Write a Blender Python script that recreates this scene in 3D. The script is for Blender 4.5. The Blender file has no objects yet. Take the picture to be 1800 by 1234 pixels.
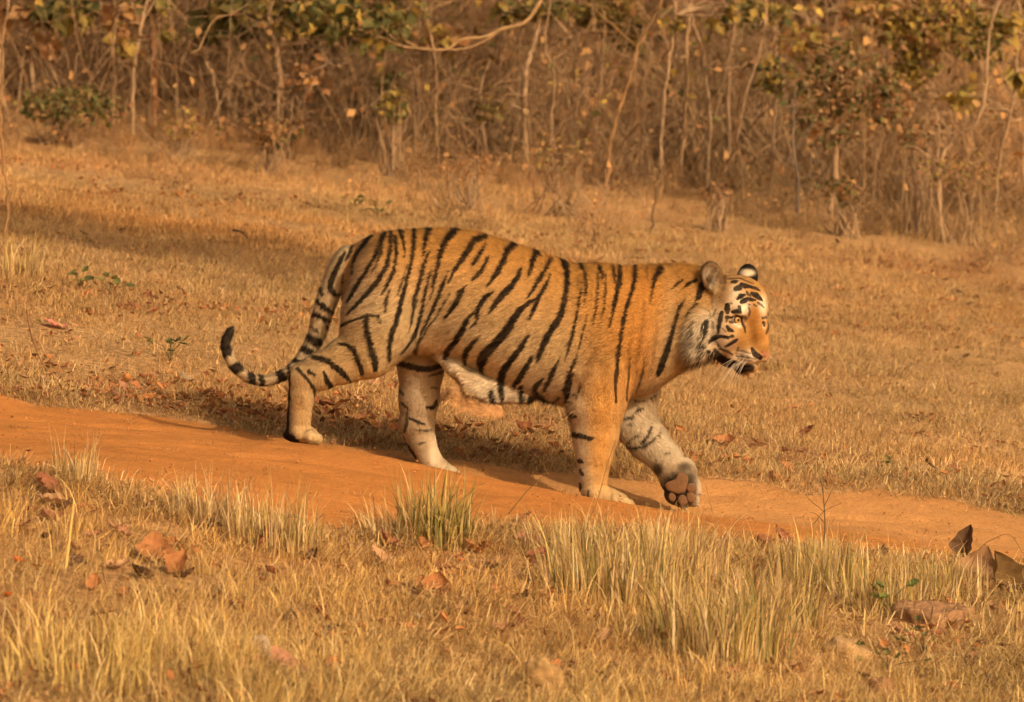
import bpy, math, os, random
import numpy as np
from mathutils import Vector, Matrix

ONLY = os.environ.get('ONLY', '')
# ------------------------------------------------------------------ camera
scene = bpy.context.scene
C = scene.collection
CAM_Y, CAM_Z, PITCH, LENS = -20.0, 2.3, math.atan(1.73 / 20.0), 166.7
SC = 36.0 / LENS / 1800.0                      # tangent per photo pixel
cam_d = bpy.data.cameras.new('camera')
cam_d.lens = LENS; cam_d.sensor_width = 36.0
cam_d.clip_start = 0.5; cam_d.clip_end = 2000.0
cam_d.dof.use_dof = True
cam_d.dof.focus_distance = 19.95
cam_d.dof.aperture_fstop = 6.0
cam = bpy.data.objects.new('camera', cam_d)
cam.location = (0, CAM_Y, CAM_Z)
cam.rotation_euler = (math.pi / 2 - PITCH, 0, 0)
C.objects.link(cam); scene.camera = cam

# ------------------------------------------------------------------ light
SUN_EL, SUN_AZ = math.radians(31), math.radians(40)   # azimuth: right of the direction back to the camera
world = bpy.data.worlds.new('World'); scene.world = world; world.use_nodes = True
nt = world.node_tree; nt.nodes.clear()
sky = nt.nodes.new('ShaderNodeTexSky'); sky.sky_type = 'NISHITA'; sky.sun_disc = False
sky.sun_elevation = SUN_EL
sun_dir = Vector((math.sin(SUN_AZ) * math.cos(SUN_EL), -math.cos(SUN_AZ) * math.cos(SUN_EL), math.sin(SUN_EL)))
sky.sun_rotation = math.atan2(sun_dir.x, sun_dir.y)
sky.dust_density = 6.0; sky.air_density = 1.0; sky.ozone_density = 0.4
tint = nt.nodes.new('ShaderNodeMix'); tint.data_type = 'RGBA'; tint.blend_type = 'MULTIPLY'
tint.inputs['Factor'].default_value = 1.0
tint.inputs['B'].default_value = (1.0, 0.79, 0.56, 1)      # dusty warm air
bg = nt.nodes.new('ShaderNodeBackground'); bg.inputs['Strength'].default_value = 0.15
wo = nt.nodes.new('ShaderNodeOutputWorld')
nt.links.new(sky.outputs[0], tint.inputs['A']); nt.links.new(tint.outputs['Result'], bg.inputs[0])
nt.links.new(bg.outputs[0], wo.inputs[0])
sun_d = bpy.data.lights.new('sun', 'SUN'); sun_d.energy = 2.75; sun_d.angle = math.radians(0.6)
sun_d.color = (1.0, 0.81, 0.58)
sun = bpy.data.objects.new('sun', sun_d)
sun.rotation_euler = sun_dir.to_track_quat('Z', 'Y').to_euler()
sun.location = (6, -12, 9); C.objects.link(sun)
vs = scene.view_settings
scene.display_settings.display_device = 'sRGB'
vs.view_transform = 'Standard'; vs.look = 'None'; vs.gamma = 1.0; vs.use_curve_mapping = False
vs.exposure = 0.22
scene.render.engine = 'CYCLES'
scene.cycles.max_bounces = 4; scene.cycles.diffuse_bounces = 2; scene.cycles.glossy_bounces = 2
scene.cycles.transmission_bounces = 3; scene.cycles.transparent_max_bounces = 4
scene.cycles.use_denoising = True
scene.cycles.use_adaptive_sampling = True; scene.cycles.adaptive_threshold = 0.06; scene.cycles.adaptive_min_samples = 16
scene.render.resolution_x = 1024; scene.render.resolution_y = 702

# ------------------------------------------------------------------ helpers
rng = np.random.default_rng(7)
cp, sp_ = math.cos(PITCH), math.sin(PITCH)
FW = np.array([0, cp, -sp_]); UP = np.array([0, sp_, cp]); CAMP = np.array([0, CAM_Y, CAM_Z])

def P(px, py, Y):
    """photo pixel -> world point on the upright plane at depth Y"""
    px = np.asarray(px, float); py = np.asarray(py, float); Y = np.asarray(Y, float)
    a = (px - 900) * SC; b = (617 - py) * SC
    dx = a; dy = cp + b * sp_; dz = -sp_ + b * cp
    t = (Y - CAM_Y) / dy
    return np.stack([dx * t, Y + 0 * t, CAM_Z + dz * t], -1)

def proj(p):
    """world points -> photo pixels"""
    q = np.asarray(p) - CAMP
    d = q @ FW
    return 900 + q[..., 0] / d / SC, 617 - (q @ UP) / d / SC

def _h(i, j, k, s):
    with np.errstate(over='ignore'):
        n = (i.astype(np.uint32) * np.uint32(374761393) + j.astype(np.uint32) * np.uint32(668265263)
             + k.astype(np.uint32) * np.uint32(2147483647) + np.uint32(s * 974711 + 13))
        n = (n ^ (n >> np.uint32(13))) * np.uint32(1274126177)
        n = n ^ (n >> np.uint32(16))
    return (n & np.uint32(0xffff)).astype(np.float32) / 65535.0

def noise3(p, s=0):
    p = np.asarray(p, np.float32)
    i = np.floor(p).astype(np.int64); f = p - i; f = f * f * (3 - 2 * f)
    i = i.astype(np.int32)
    r = 0
    for dx in (0, 1):
        wx = f[..., 0] if dx else 1 - f[..., 0]
        for dy in (0, 1):
            wy = f[..., 1] if dy else 1 - f[..., 1]
            for dz in (0, 1):
                wz = f[..., 2] if dz else 1 - f[..., 2]
                r = r + wx * wy * wz * _h(i[..., 0] + dx, i[..., 1] + dy, i[..., 2] + dz, s)
    return r * 2 - 1

def noise2(x, y, s=0):
    x = np.asarray(x, float); y = np.asarray(y, float)
    x, y = np.broadcast_arrays(x, y)
    return noise3(np.stack([x, y, np.zeros_like(x) + 0.37 * s], -1), s)

def fbm2(x, y, s=0, o=4):
    r = 0; a = 1.0
    for k in range(o):
        r = r + a * noise2(np.asarray(x) * 2 ** k, np.asarray(y) * 2 ** k, s + k); a *= .5
    return r

def make_mesh(name, verts, quads=None, tris=None, cols=None, smooth=True, normals=None):
    me = bpy.data.meshes.new(name)
    verts = np.ascontiguousarray(verts, np.float32)
    loops, starts, n = [], [], 0
    if quads is not None and len(quads):
        q = np.asarray(quads, np.int32); loops.append(q.ravel()); starts.append(np.arange(len(q)) * 4); n = q.size
    if tris is not None and len(tris):
        t = np.asarray(tris, np.int32); loops.append(t.ravel()); starts.append(n + np.arange(len(t)) * 3)
    loops = np.concatenate(loops).astype(np.int32); starts = np.concatenate(starts).astype(np.int32)
    me.vertices.add(len(verts)); me.vertices.foreach_set('co', verts.ravel())
    me.loops.add(len(loops)); me.loops.foreach_set('vertex_index', loops)
    me.polygons.add(len(starts)); me.polygons.foreach_set('loop_start', starts)
    if cols is not None:
        ca = me.color_attributes.new('col', 'FLOAT_COLOR', 'POINT')
        c4 = np.ones((len(verts), 4), np.float32); c4[:, :3] = cols
        ca.data.foreach_set('color', c4.ravel())
    me.update(calc_edges=True)
    me.polygons.foreach_set('use_smooth', np.full(len(starts), smooth))
    if normals is not None:
        me.normals_split_custom_set_from_vertices(np.asarray(normals, np.float32).tolist())
    return me

def add(name, me, mat, parent=None, label=None, cat=None, group=None, kind=None, loc=None, link=True):
    o = bpy.data.objects.new(name, me)
    if me is not None and mat is not None and not me.materials: me.materials.append(mat)
    if link: C.objects.link(o)
    if parent is not None: o.parent = parent
    if loc is not None: o.location = loc
    if label: o['label'] = label
    if cat: o['category'] = cat
    if group: o['group'] = group
    if kind: o['kind'] = kind
    return o

class Geo:
    """collects vertices, quads, tris and colours"""
    def __init__(s): s.v, s.q, s.t, s.c, s.n = [], [], [], [], 0
    def put(s, v, q=None, t=None, c=(.5, .5, .5)):
        v = np.asarray(v, float).reshape(-1, 3)
        if q is not None and len(q): s.q.append(np.asarray(q) + s.n)
        if t is not None and len(t): s.t.append(np.asarray(t) + s.n)
        s.v.append(v); s.c.append(np.broadcast_to(np.asarray(c, float), v.shape)); s.n += len(v)
    def mesh(s, name, smooth=True, origin=None):
        v = np.concatenate(s.v)
        if origin is not None: v = v - np.asarray(origin)
        return make_mesh(name, v, np.concatenate(s.q) if s.q else None, np.concatenate(s.t) if s.t else None,
                         np.concatenate(s.c), smooth)

def tube(pts, rad, k=6, cap=True):
    pts = np.asarray(pts, float); n = len(pts); rad = np.broadcast_to(np.asarray(rad, float), (n,))
    t = np.gradient(pts, axis=0); t /= np.linalg.norm(t, axis=1, keepdims=True) + 1e-9
    ref = np.array([0.31, 0.93, 0.2]); 
    if abs(np.mean(t @ ref)) > .85: ref = np.array([1.0, 0.1, 0])
    a = np.cross(t, ref); a /= np.linalg.norm(a, axis=1, keepdims=True) + 1e-9
    b = np.cross(t, a)
    th = np.arange(k) / k * 2 * np.pi
    v = pts[:, None] + rad[:, None, None] * (np.cos(th)[None, :, None] * a[:, None] + np.sin(th)[None, :, None] * b[:, None])
    i = np.arange(n - 1)[:, None] * k; j = np.arange(k)[None]; j2 = (j + 1) % k
    q = np.stack([i + j, i + j2, i + k + j2, i + k + j], -1).reshape(-1, 4)
    return v.reshape(-1, 3), q

def spline(pts, n):
    """Catmull-Rom resample of a polyline (any dimension)"""
    p = np.asarray(pts, float)
    if len(p) < 3:
        t = np.linspace(0, 1, n)[:, None]; return p[0] * (1 - t) + p[-1] * t
    e = np.concatenate([[2 * p[0] - p[1]], p, [2 * p[-1] - p[-2]]])
    u = np.linspace(0, len(p) - 1 - 1e-6, n); i = u.astype(int); f = (u - i)[:, None]
    a, b, c, d = e[i], e[i + 1], e[i + 2], e[i + 3]
    return .5 * (2 * b + (c - a) * f + (2 * a - 5 * b + 4 * c - d) * f ** 2 + (3 * b - a - 3 * c + d) * f ** 3)

# ------------------------------------------------------------------ materials
def mat_attr(name, rough=.8, spec=.2, transl=0.0, noise=None, bump=None, inst=False, sheen=0.0):
    """vertex colour x optional fine noise; transl mixes in translucency (thin leaves, dry blades)"""
    m = bpy.data.materials.new(name); m.use_nodes = True
    n = m.node_tree; n.nodes.clear()
    out = n.nodes.new('ShaderNodeOutputMaterial')
    at = n.nodes.new('ShaderNodeAttribute'); at.attribute_name = 'col'
    colr = at.outputs['Color']
    if inst:
        ia = n.nodes.new('ShaderNodeAttribute'); ia.attribute_type = 'INSTANCER'; ia.attribute_name = 'tint'
        mx = n.nodes.new('ShaderNodeMix'); mx.data_type = 'RGBA'; mx.blend_type = 'MULTIPLY'; mx.inputs['Factor'].default_value = 1
        n.links.new(colr, mx.inputs['A']); n.links.new(ia.outputs['Color'], mx.inputs['B']); colr = mx.outputs['Result']
    if noise:
        sc_, lo, hi = noise
        tc = n.nodes.new('ShaderNodeTexCoord')
        nz = n.nodes.new('ShaderNodeTexNoise'); nz.inputs['Scale'].default_value = sc_; nz.inputs['Detail'].default_value = 5
        n.links.new(tc.outputs['Object'], nz.inputs['Vector'])
        rp = n.nodes.new('ShaderNodeMapRange'); rp.inputs['To Min'].default_value = lo; rp.inputs['To Max'].default_value = hi
        rp.inputs['From Min'].default_value = .3; rp.inputs['From Max'].default_value = .7
        n.links.new(nz.outputs['Fac'], rp.inputs['Value'])
        vm = n.nodes.new('ShaderNodeVectorMath'); vm.operation = 'SCALE'
        n.links.new(colr, vm.inputs[0]); n.links.new(rp.outputs[0], vm.inputs['Scale']); colr = vm.outputs[0]
    bs = n.nodes.new('ShaderNodeBsdfPrincipled')
    bs.inputs['Roughness'].default_value = rough; bs.inputs['Specular IOR Level'].default_value = spec
    if sheen: bs.inputs['Sheen Weight'].default_value = sheen
    n.links.new(colr, bs.inputs['Base Color'])
    if bump:
        bsc, bst, bdist = bump
        tc2 = n.nodes.new('ShaderNodeTexCoord')
        nb = n.nodes.new('ShaderNodeTexNoise'); nb.inputs['Scale'].default_value = bsc; nb.inputs['Detail'].default_value = 6
        nb.inputs['Roughness'].default_value = .65
        n.links.new(tc2.outputs['Object'], nb.inputs['Vector'])
        bp = n.nodes.new('ShaderNodeBump'); bp.inputs['Strength'].default_value = bst; bp.inputs['Distance'].default_value = bdist
        n.links.new(nb.outputs['Fac'], bp.inputs['Height']); n.links.new(bp.outputs[0], bs.inputs['Normal'])
    sh = bs.outputs[0]
    if transl:
        tr = n.nodes.new('ShaderNodeBsdfTranslucent'); n.links.new(colr, tr.inputs[0])
        ms = n.nodes.new('ShaderNodeMixShader'); ms.inputs[0].default_value = transl
        n.links.new(sh, ms.inputs[1]); n.links.new(tr.outputs[0], ms.inputs[2]); sh = ms.outputs[0]
    n.links.new(sh, out.inputs[0])
    return m
# ------------------------------------------------------------------ terrain
def rowz(X, Yf, pts):
    """ground height along a line read from the photograph: pts = (px, py); Yf = depth of the line (function of px or number)"""
    pts = np.asarray(pts, float)
    Yc = Yf(900 + X / SC / 20) if callable(Yf) else np.full_like(X, float(Yf))
    px = 900 + X / SC / (20 + Yc)
    py = np.interp(px, pts[:, 0], pts[:, 1])
    lo = (pts[1, 1] - pts[0, 1]) / (pts[1, 0] - pts[0, 0]); hi = (pts[-1, 1] - pts[-2, 1]) / (pts[-1, 0] - pts[-2, 0])
    py = py + np.where(px < pts[0, 0], (px - pts[0, 0]) * lo * .6, 0) + np.where(px > pts[-1, 0], (px - pts[-1, 0]) * hi * .6, 0)
    return Yc, P(px, py, Yc)[:, 2]

FAR_EDGE = [(0, 695), (360, 749), (500, 773), (650, 788), (840, 806), (940, 822), (1147, 839), (1270, 848), (1400, 862), (1600, 870), (1800, 898)]
TRACK = [(0, 735), (300, 762), (470, 778), (545, 787), (640, 812), (805, 846), (940, 872), (1090, 903), (1200, 914), (1400, 920), (1800, 958)]
CREST = [(0, 745), (300, 766), (500, 777), (580, 785), (730, 812), (820, 835), (1000, 869), (1120, 891), (1300, 917), (1400, 932), (1800, 987)]
NEAR_EDGE = [(0, 822), (200, 850), (340, 884), (560, 930), (700, 924), (850, 919), (1000, 919), (1200, 937), (1350, 953), (1500, 972), (1800, 994)]
def near_Y(px): return np.interp(px, [0, 300, 560, 800, 1000, 1350, 1800, 2400], [-1.9, -2.2, -2.4, -1.8, -1.4, -1.0, -.85, -.8])
def far_Y(px): return np.interp(px, [-400, 0, 500, 1200, 1800, 2400], [.55, .5, .4, .62, .7, .7])

GX = np.arange(-9, 9.01, .06); GY = np.arange(-12, 30.01, .04)
_rows = []
def flat(Y, z0, s): 
    X = np.clip(GX, -6, 6)
    return (np.full_like(GX, Y), z0 - s * X)
_rows += [flat(-12, -.10, .10), flat(-8, -.09, .12), flat(-5, -.08, .14)]
_ny, _nz = rowz(GX, near_Y, NEAR_EDGE)
_rows += [(_ny - .25, _nz - .004), (_ny, _nz), rowz(GX, -.35, CREST), rowz(GX, .06, TRACK), rowz(GX, far_Y, FAR_EDGE)]
_fy, _fz = _rows[-1]
_rows += [(_fy + .3, _fz + .03), flat(3.5, .13, .17), flat(9, .17, .14), flat(14, .22, .115), flat(20, .30, .095), flat(30, .62, .08)]
_RY = np.stack([r[0] for r in _rows]); _RZ = np.stack([r[1] for r in _rows])
GZ = np.stack([np.interp(GY, _RY[:, i], _RZ[:, i]) for i in range(len(GX))])      # [x, y]
def _smooth(a, ax, k):
    w = np.hanning(2 * k + 3)[1:-1]; w /= w.sum(); n = len(w) // 2
    pad = [(0, 0), (0, 0)]; pad[ax] = (n, n); ap = np.pad(a, pad, 'edge')
    return sum(w[i] * np.take(ap, np.arange(a.shape[ax]) + i, ax) for i in range(len(w)))
GZ = _smooth(_smooth(GZ, 1, 2), 0, 2)
def _bil(Z, x, y):
    fx = np.clip((x - GX[0]) / .06, 0, len(GX) - 1.001); fy = np.clip((y - GY[0]) / .04, 0, len(GY) - 1.001)
    i = fx.astype(int); j = fy.astype(int); a = fx - i; b = fy - j
    return Z[i, j] * (1 - a) * (1 - b) + Z[i + 1, j] * a * (1 - b) + Z[i, j + 1] * (1 - a) * b + Z[i + 1, j + 1] * a * b
# where the track lies: 1 inside, 0 outside, with a ragged edge
def track_edges(x):
    px = 900 + x / SC / 20
    yn = near_Y(px); yf = far_Y(px)
    return yn + .13 * fbm2(x * 2.3, x * 0, 5, 5), yf + .08 * fbm2(x * 3.1, x * 0 + 3, 9, 5)
def on_track(x, y):
    yn, yf = track_edges(np.asarray(x, float))
    return np.minimum(y - yn, yf - y)            # metres inside the track
def rough(x, y):
    return .02 * fbm2(x * 1.3, y * 1.3, 21, 3) + .008 * fbm2(x * 6, y * 6, 31, 2)
def H(x, y):
    """height of the visible ground (track or meadow)"""
    x = np.asarray(x, float); y = np.asarray(y, float)
    z = _bil(GZ, x, y)
    far = np.clip(y - 30, 0, None)
    z = z + far * .05 + .012 * np.clip(far - 5, 0, 60) ** 1.15 * (1 + .25 * fbm2(x * .03, y * .03, 51, 2))
    d = on_track(x, y); m = np.clip(d / .25, 0, 1)
    rut = .010 * fbm2(x * 1.0, y * 5, 61, 4) + .004 * fbm2(x * 9, y * 12, 66, 3)
    return z + rough(x, y) * (1 - m) + rut * m

def axis(dense, step, far, grow=1.16):
    a = list(np.arange(dense[0], dense[1] + 1e-6, step)); s = step
    while a[-1] < far[1]: s *= grow; a.append(a[-1] + s)
    s = step
    while a[0] > far[0]: s *= grow; a.insert(0, a[0] - s)
    return np.array(a)
ax_x = axis((-4.2, 4.2), .06, (-260, 260)); ax_y = axis((-8, 9), .06, (-60, 420), 1.05)
gx, gy = np.meshgrid(ax_x, ax_y, indexing='ij')
gz = H(gx, gy)
gz = gz - .035 * np.clip(on_track(gx, gy) / .12, 0, 1)         # the sheet dips under the track
def grid_faces(nx, ny):
    i = np.arange(nx - 1)[:, None] * ny + np.arange(ny - 1)[None]
    return np.stack([i, i + ny, i + ny + 1, i + 1], -1).reshape(-1, 4)
n1 = fbm2(gx * .9, gy * .5, 71, 4)[..., None]; n2 = fbm2(gx * 5, gy * 3, 81, 3)[..., None]
col = np.array([.43, .255, .11]) + n1 * np.array([.06, .03, .012]) + n2 * np.array([.07, .045, .02])
redd = np.clip(fbm2(gx * .7 + 4, gy * .6, 91, 3) * 1.4 - .2, 0, 1)[..., None] * .55
col = col * (1 - redd) + np.array([.36, .16, .06]) * redd
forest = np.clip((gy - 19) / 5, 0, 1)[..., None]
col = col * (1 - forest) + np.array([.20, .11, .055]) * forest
M_ground = mat_attr('dry_meadow_soil', .95, .05, noise=(30, .55, 1.3), bump=(45, .9, .02))
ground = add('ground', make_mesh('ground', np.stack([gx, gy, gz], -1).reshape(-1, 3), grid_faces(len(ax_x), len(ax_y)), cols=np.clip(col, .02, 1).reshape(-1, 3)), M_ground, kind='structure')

# dirt track: own sheet with ragged edges, feathering into the meadow
tx = axis((-4.2, 4.2), .025, (-40, 40), 1.12); K = 72
yn, yf = track_edges(tx)
s = np.linspace(0, 1, K)[None]
TY = yn[:, None] * (1 - s) + yf[:, None] * s; TX = np.repeat(tx[:, None], K, 1)
edge = np.minimum(s, 1 - s) * (yf - yn)[:, None]
TZ = H(TX, TY) + .005 - .05 * np.clip(1 - edge / .045, 0, 1)
c1 = fbm2(TX * 1.1, TY * 5, 101, 4)[..., None]; c2 = fbm2(TX * 9, TY * 14, 111, 3)[..., None]
crestline = -.35
right_ = np.clip((TX + .9) / 1.2, 0, 1)[..., None]
farside = np.clip((TY - crestline + .12 * fbm2(TX * 1.5, TY, 115, 2)) / .3, 0, 1)[..., None] * right_ * .8
tc_near = np.array([.45, .185, .05]); tc_far = np.array([.47, .245, .09])     # red bank soil / paler trodden dust
tcol = tc_near * (1 - farside) + tc_far * farside
c3 = fbm2(TX * 2.0 + TY, TY * 22, 131, 3)[..., None]
tcol = tcol * (1 + .12 * c1 + .09 * c2 + .07 * c3)
edgem = np.clip(1 - edge / .16 + .5 * c2[..., 0], 0, 1)[..., None] * .6
tcol = tcol * (1 - edgem) + np.array([.46, .24, .09]) * edgem
M_track = mat_attr('red_dust_track', .95, .05, noise=(75, .82, 1.12), bump=(30, .7, .016))
track = add('dirt_track', make_mesh('dirt_track', np.stack([TX, TY, TZ], -1).reshape(-1, 3), grid_faces(len(tx), K), cols=np.clip(tcol, .01, 1).reshape(-1, 3)), M_track, kind='structure')
# ------------------------------------------------------------------ tiger
VOX = .0042
PXM = SC * 20                                   # metres per photo pixel at the tiger
def yc(u): return -.06 * (np.asarray(u, float) - 850) / 450
BX0, BX1, BY0, BY1, BZ0, BZ1 = -1.30, 1.16, -.36, .37, -.16, 1.10
nx = int((BX1 - BX0) / VOX); ny = int((BY1 - BY0) / VOX); nz = int((BZ1 - BZ0) / VOX)
F = np.full((nx, ny, nz), .08, np.float32); G = np.zeros((nx, ny, nz), np.int8)
gxs = (BX0 + np.arange(nx) * VOX).astype(np.float32); gys = (BY0 + np.arange(ny) * VOX).astype(np.float32); gzs = (BZ0 + np.arange(nz) * VOX).astype(np.float32)

def blend(sl, d, k, gid):
    f = F[sl]; g = G[sl]
    g[d < f] = gid
    if k > 0:
        h = np.clip(.5 + .5 * (f - d) / k, 0, 1)
        F[sl] = f * (1 - h) + d * h - k * h * (1 - h)
    else:
        F[sl] = np.minimum(f, d)
def carve(sl, d, k):
    f = F[sl]
    h = np.clip(.5 - .5 * (f + d) / k, 0, 1)
    F[sl] = f * (1 - h) + (-d) * h + k * h * (1 - h)
def box(lo, hi):
    i0 = max(0, int((lo[0] - BX0) / VOX)); i1 = min(nx, int((hi[0] - BX0) / VOX) + 2)
    j0 = max(0, int((lo[1] - BY0) / VOX)); j1 = min(ny, int((hi[1] - BY0) / VOX) + 2)
    k0 = max(0, int((lo[2] - BZ0) / VOX)); k1 = min(nz, int((hi[2] - BZ0) / VOX) + 2)
    return (slice(i0, i1), slice(j0, j1), slice(k0, k1))
def axes(sl): return gxs[sl[0]][:, None, None], gys[sl[1]][None, :, None], gzs[sl[2]][None, None, :]

def capsule(a, b, ra, rb, k=.02, gid=0, ry=1.0):
    """tapered capsule a->b (world), ry = sideways (depth) squash"""
    a = np.asarray(a, float); b = np.asarray(b, float); R = max(ra, rb); pad = k + .03
    lo = np.minimum(a, b) - R - pad; hi = np.maximum(a, b) + R + pad
    sl = box(lo, hi); X, Y, Z = axes(sl)
    ab = b - a; ab2 = ab.copy(); ab2[1] /= ry
    L = (ab2 ** 2).sum() + 1e-9
    px_, py_, pz_ = X - a[0], (Y - a[1]) / ry, Z - a[2]
    t = np.clip((px_ * ab2[0] + py_ * ab2[1] + pz_ * ab2[2]) / L, 0, 1)
    d = np.sqrt((px_ - t * ab2[0]) ** 2 + (py_ - t * ab2[1]) ** 2 + (pz_ - t * ab2[2]) ** 2) - (ra + (rb - ra) * t)
    blend(sl, (d * min(1, ry)).astype(np.float32), k, gid)
def chain(pts, k=.02, gid=0, k0=None):
    """pts: (px, py, depth offset, radius px, squash)"""
    for i in range(len(pts) - 1):
        u, v, w, r, q = pts[i]; u2, v2, w2, r2, q2 = pts[i + 1]
        capsule(P(u, v, w), P(u2, v2, w2), r * PXM, r2 * PXM, (k0 if (k0 is not None and i == 0) else k), gid, (q + q2) / 2)
def ellipsoid(c, R3, rad, k=.01, gid=0, op='add'):
    """R3 rows = axes; rad = radii along them"""
    c = np.asarray(c, float); R3 = np.asarray(R3, float); m = max(rad); pad = abs(k) + .02
    ext = np.sqrt(((R3 * np.asarray(rad)[:, None]) ** 2).sum(0)) + pad
    sl = box(c - ext, c + ext); X, Y, Z = axes(sl)
    q = 0; g = 0
    for ax_, r in zip(R3, rad):
        e = ((X - c[0]) * ax_[0] + (Y - c[1]) * ax_[1] + (Z - c[2]) * ax_[2])
        q = q + (e / r) ** 2; g = g + (e / r / r) ** 2
    q = np.sqrt(q) ; d = q * (q - 1) / (np.sqrt(g) + 1e-6)
    d = d.astype(np.float32)
    blend(sl, d, k, gid) if op == 'add' else carve(sl, d, k)
I3 = np.eye(3)

# groups: 1 torso, 2 near hind, 3 far hind, 4 near fore, 5 far fore, 6 tail, 7 head
# --- torso loft: px, top, bottom, half width
TOR = np.array([
 (596, 462, 505, .020), (604, 447, 535, .065), (618, 434, 556, .105), (640, 421, 580, .145), (670, 409.5, 602, .175), (710, 403.5, 616, .196), (768, 400, 620, .205),
 (800, 402, 632, .212), (840, 408, 652, .218), (880, 420, 676, .222), (920, 432.5, 692, .222), (960, 446.5, 704, .215),
 (1000, 460.5, 714, .205), (1040, 468, 720, .192), (1080, 469, 712, .178), (1120, 467, 690, .162), (1160, 465, 664, .128),
 (1200, 464, 642, .098), (1240, 470, 618, .078), (1268, 482, 600, .06)])
Xu = (TOR[:, 0] - 900) * PXM
tt = np.linspace(Xu[0], Xu[-1], 400)
def _cub(x, y): return spline(np.stack([x, y], -1), 1600)
def prof(col):
    s_ = _cub(Xu, TOR[:, col]); return np.interp(gxs, s_[:, 0], s_[:, 1])
uu = 900 + gxs / PXM
ztop = P(uu, prof(1), 0)[:, 2]; zbot = P(uu, prof(2), 0)[:, 2]; wid = prof(3)
sl = box((Xu[0] - .02, -.3, -.1), (Xu[-1] + .02, .32, 1.1)); X, Y, Z = axes(sl)
zt = ztop[sl[0]][:, None, None]; zb = zbot[sl[0]][:, None, None]; ww = wid[sl[0]][:, None, None]
zc = zb + (zt - zb) * .50; hz = (zt - zb) * .50; ycc = yc(uu[sl[0]])[:, None, None]
rel = (Z - zc) / hz
wl = ww * (1 - .13 * np.clip(rel, 0, 1) ** 2 - .06 * np.clip(-rel, 0, 1))
q = (np.abs(rel) ** 2.25 + np.abs((Y - ycc) / wl) ** 2.25) ** (1 / 2.25)
d = (q - 1) * np.minimum(hz, ww) 
Xe = np.maximum(Xu[0] - X, X - Xu[-1])
d = np.maximum(d, Xe).astype(np.float32)
blend(sl, d, 0, 1)
# shoulder, hip and rib masses
chain([(1050, 530, -.085, 62, .9), (1085, 600, -.105, 64, .75)], .05, 1)
chain([(1050, 530, .085, 62, .9), (1085, 600, .09, 60, .75)], .05, 1)
chain([(1140, 570, -.05, 64, .75), (1190, 550, -.055, 58, .62)], .05, 1)
chain([(1180, 600, -.03, 50, .9), (1130, 650, -.02, 42, 1.2)], .04, 1)
# belly pouch
chain([(776, 627, 0, 9, 2.5), (800, 645, 0, 15, 2.6), (835, 672, 0, 20, 2.8), (872, 685, 0, 20, 3.0), (925, 692, 0, 16, 3.2)], .022, 1)
# --- near hind leg
chain([(684, 490, -.095, 66, .85), (668, 560, -.115, 64, .72), (652, 600, -.13, 55, .72)], .035, 2)
chain([(688, 585, -.13, 46, .75), (648, 618, -.14, 45, .70), (604, 634, -.14, 38, .70), (566, 651, -.135, 31, .72), (534, 664, -.13, 26.5, .80)], .016, 2)
chain([(534, 664, -.13, 26, .8), (529, 695, -.13, 21.5, .9), (526, 735, -.13, 20, 1.05), (524, 756, -.13, 21, 1.2)], .014, 2)
chain([(523, 760, -.13, 17.5, 1.6), (545, 766, -.135, 14.5, 2.0)], .012, 2)
for w, u_, v_ in ((-.185, 553, 770), (-.150, 557, 771), (-.113, 557, 770), (-.080, 552, 768)):
    capsule(P(u_ - 10, v_ - 3, w), P(u_ + 1, v_ + 1, w), 11 * PXM, 9.5 * PXM, .006, 2)
capsule(P(600, 612, -.155), P(560, 636, -.145), 16 * PXM, 8 * PXM, .012, 2)
capsule(P(522, 668, -.13), P(512, 742, -.13), 7 * PXM, 6.5 * PXM, .006, 2)
capsule(P(506, 764, -.13), P(512, 768, -.13), 9 * PXM, 8 * PXM, .006, 2)
# --- far hind leg
chain([(705, 520, .10, 62, .8), (735, 600, .12, 50, .75), (740, 652, .125, 38, .8), (737, 700, .125, 33.5, .85), (732, 744, .125, 30.5, .85)], .025, 3)
chain([(732, 744, .125, 30, .85), (741, 778, .125, 24, .95), (754, 806, .125, 20, 1.05), (768, 822, .125, 18, 1.3), (790, 833, .125, 14, 1.7)], .014, 3)
for w, u_, v_ in ((.075, 797, 836), (.11, 803, 837), (.145, 802, 836), (.175, 796, 834)):
    capsule(P(u_ - 12, v_ - 3, w), P(u_, v_ + 1, w), 11 * PXM, 9 * PXM, .006, 3)
# --- near foreleg
chain([(1072, 590, -.125, 62, .75), (1056, 660, -.14, 56, .70), (1047, 712, -.14, 49, .72), (1046, 764, -.135, 38, .85), (1045, 800, -.13, 30.5, .95), (1042, 834, -.13, 24.5, 1.05), (1042, 858, -.13, 24.5, 1.15)], .025, 4)
chain([(1046, 868, -.13, 22, 1.4), (1072, 877, -.135, 18, 1.7), (1090, 882, -.135, 15, 1.9)], .012, 4)
capsule(P(1024, 850, -.13), P(1023, 860, -.13), 7 * PXM, 6 * PXM, .008, 4)
for w, u_, v_ in ((-.195, 1096, 884), (-.155, 1104, 887), (-.115, 1105, 887), (-.075, 1097, 884)):
    capsule(P(u_ - 14, v_ - 4, w), P(u_, v_, w), 12 * PXM, 10 * PXM, .006, 4)
capsule(P(1012, 724, -.165), P(1022, 742, -.16), 12 * PXM, 9 * PXM, .014, 4)
capsule(P(1072, 640, -.205), P(1062, 740, -.185), 17 * PXM, 10 * PXM, .02, 4)
# --- far foreleg, lifted
chain([(1100, 620, .075, 58, .8), (1122, 690, .095, 36, .9), (1112, 742, .10, 38, .80), (1140, 777, .085, 33.5, .85), (1170, 808, .065, 27, .95), (1180, 822, .055, 28, .9)], .022, 5)
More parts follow.
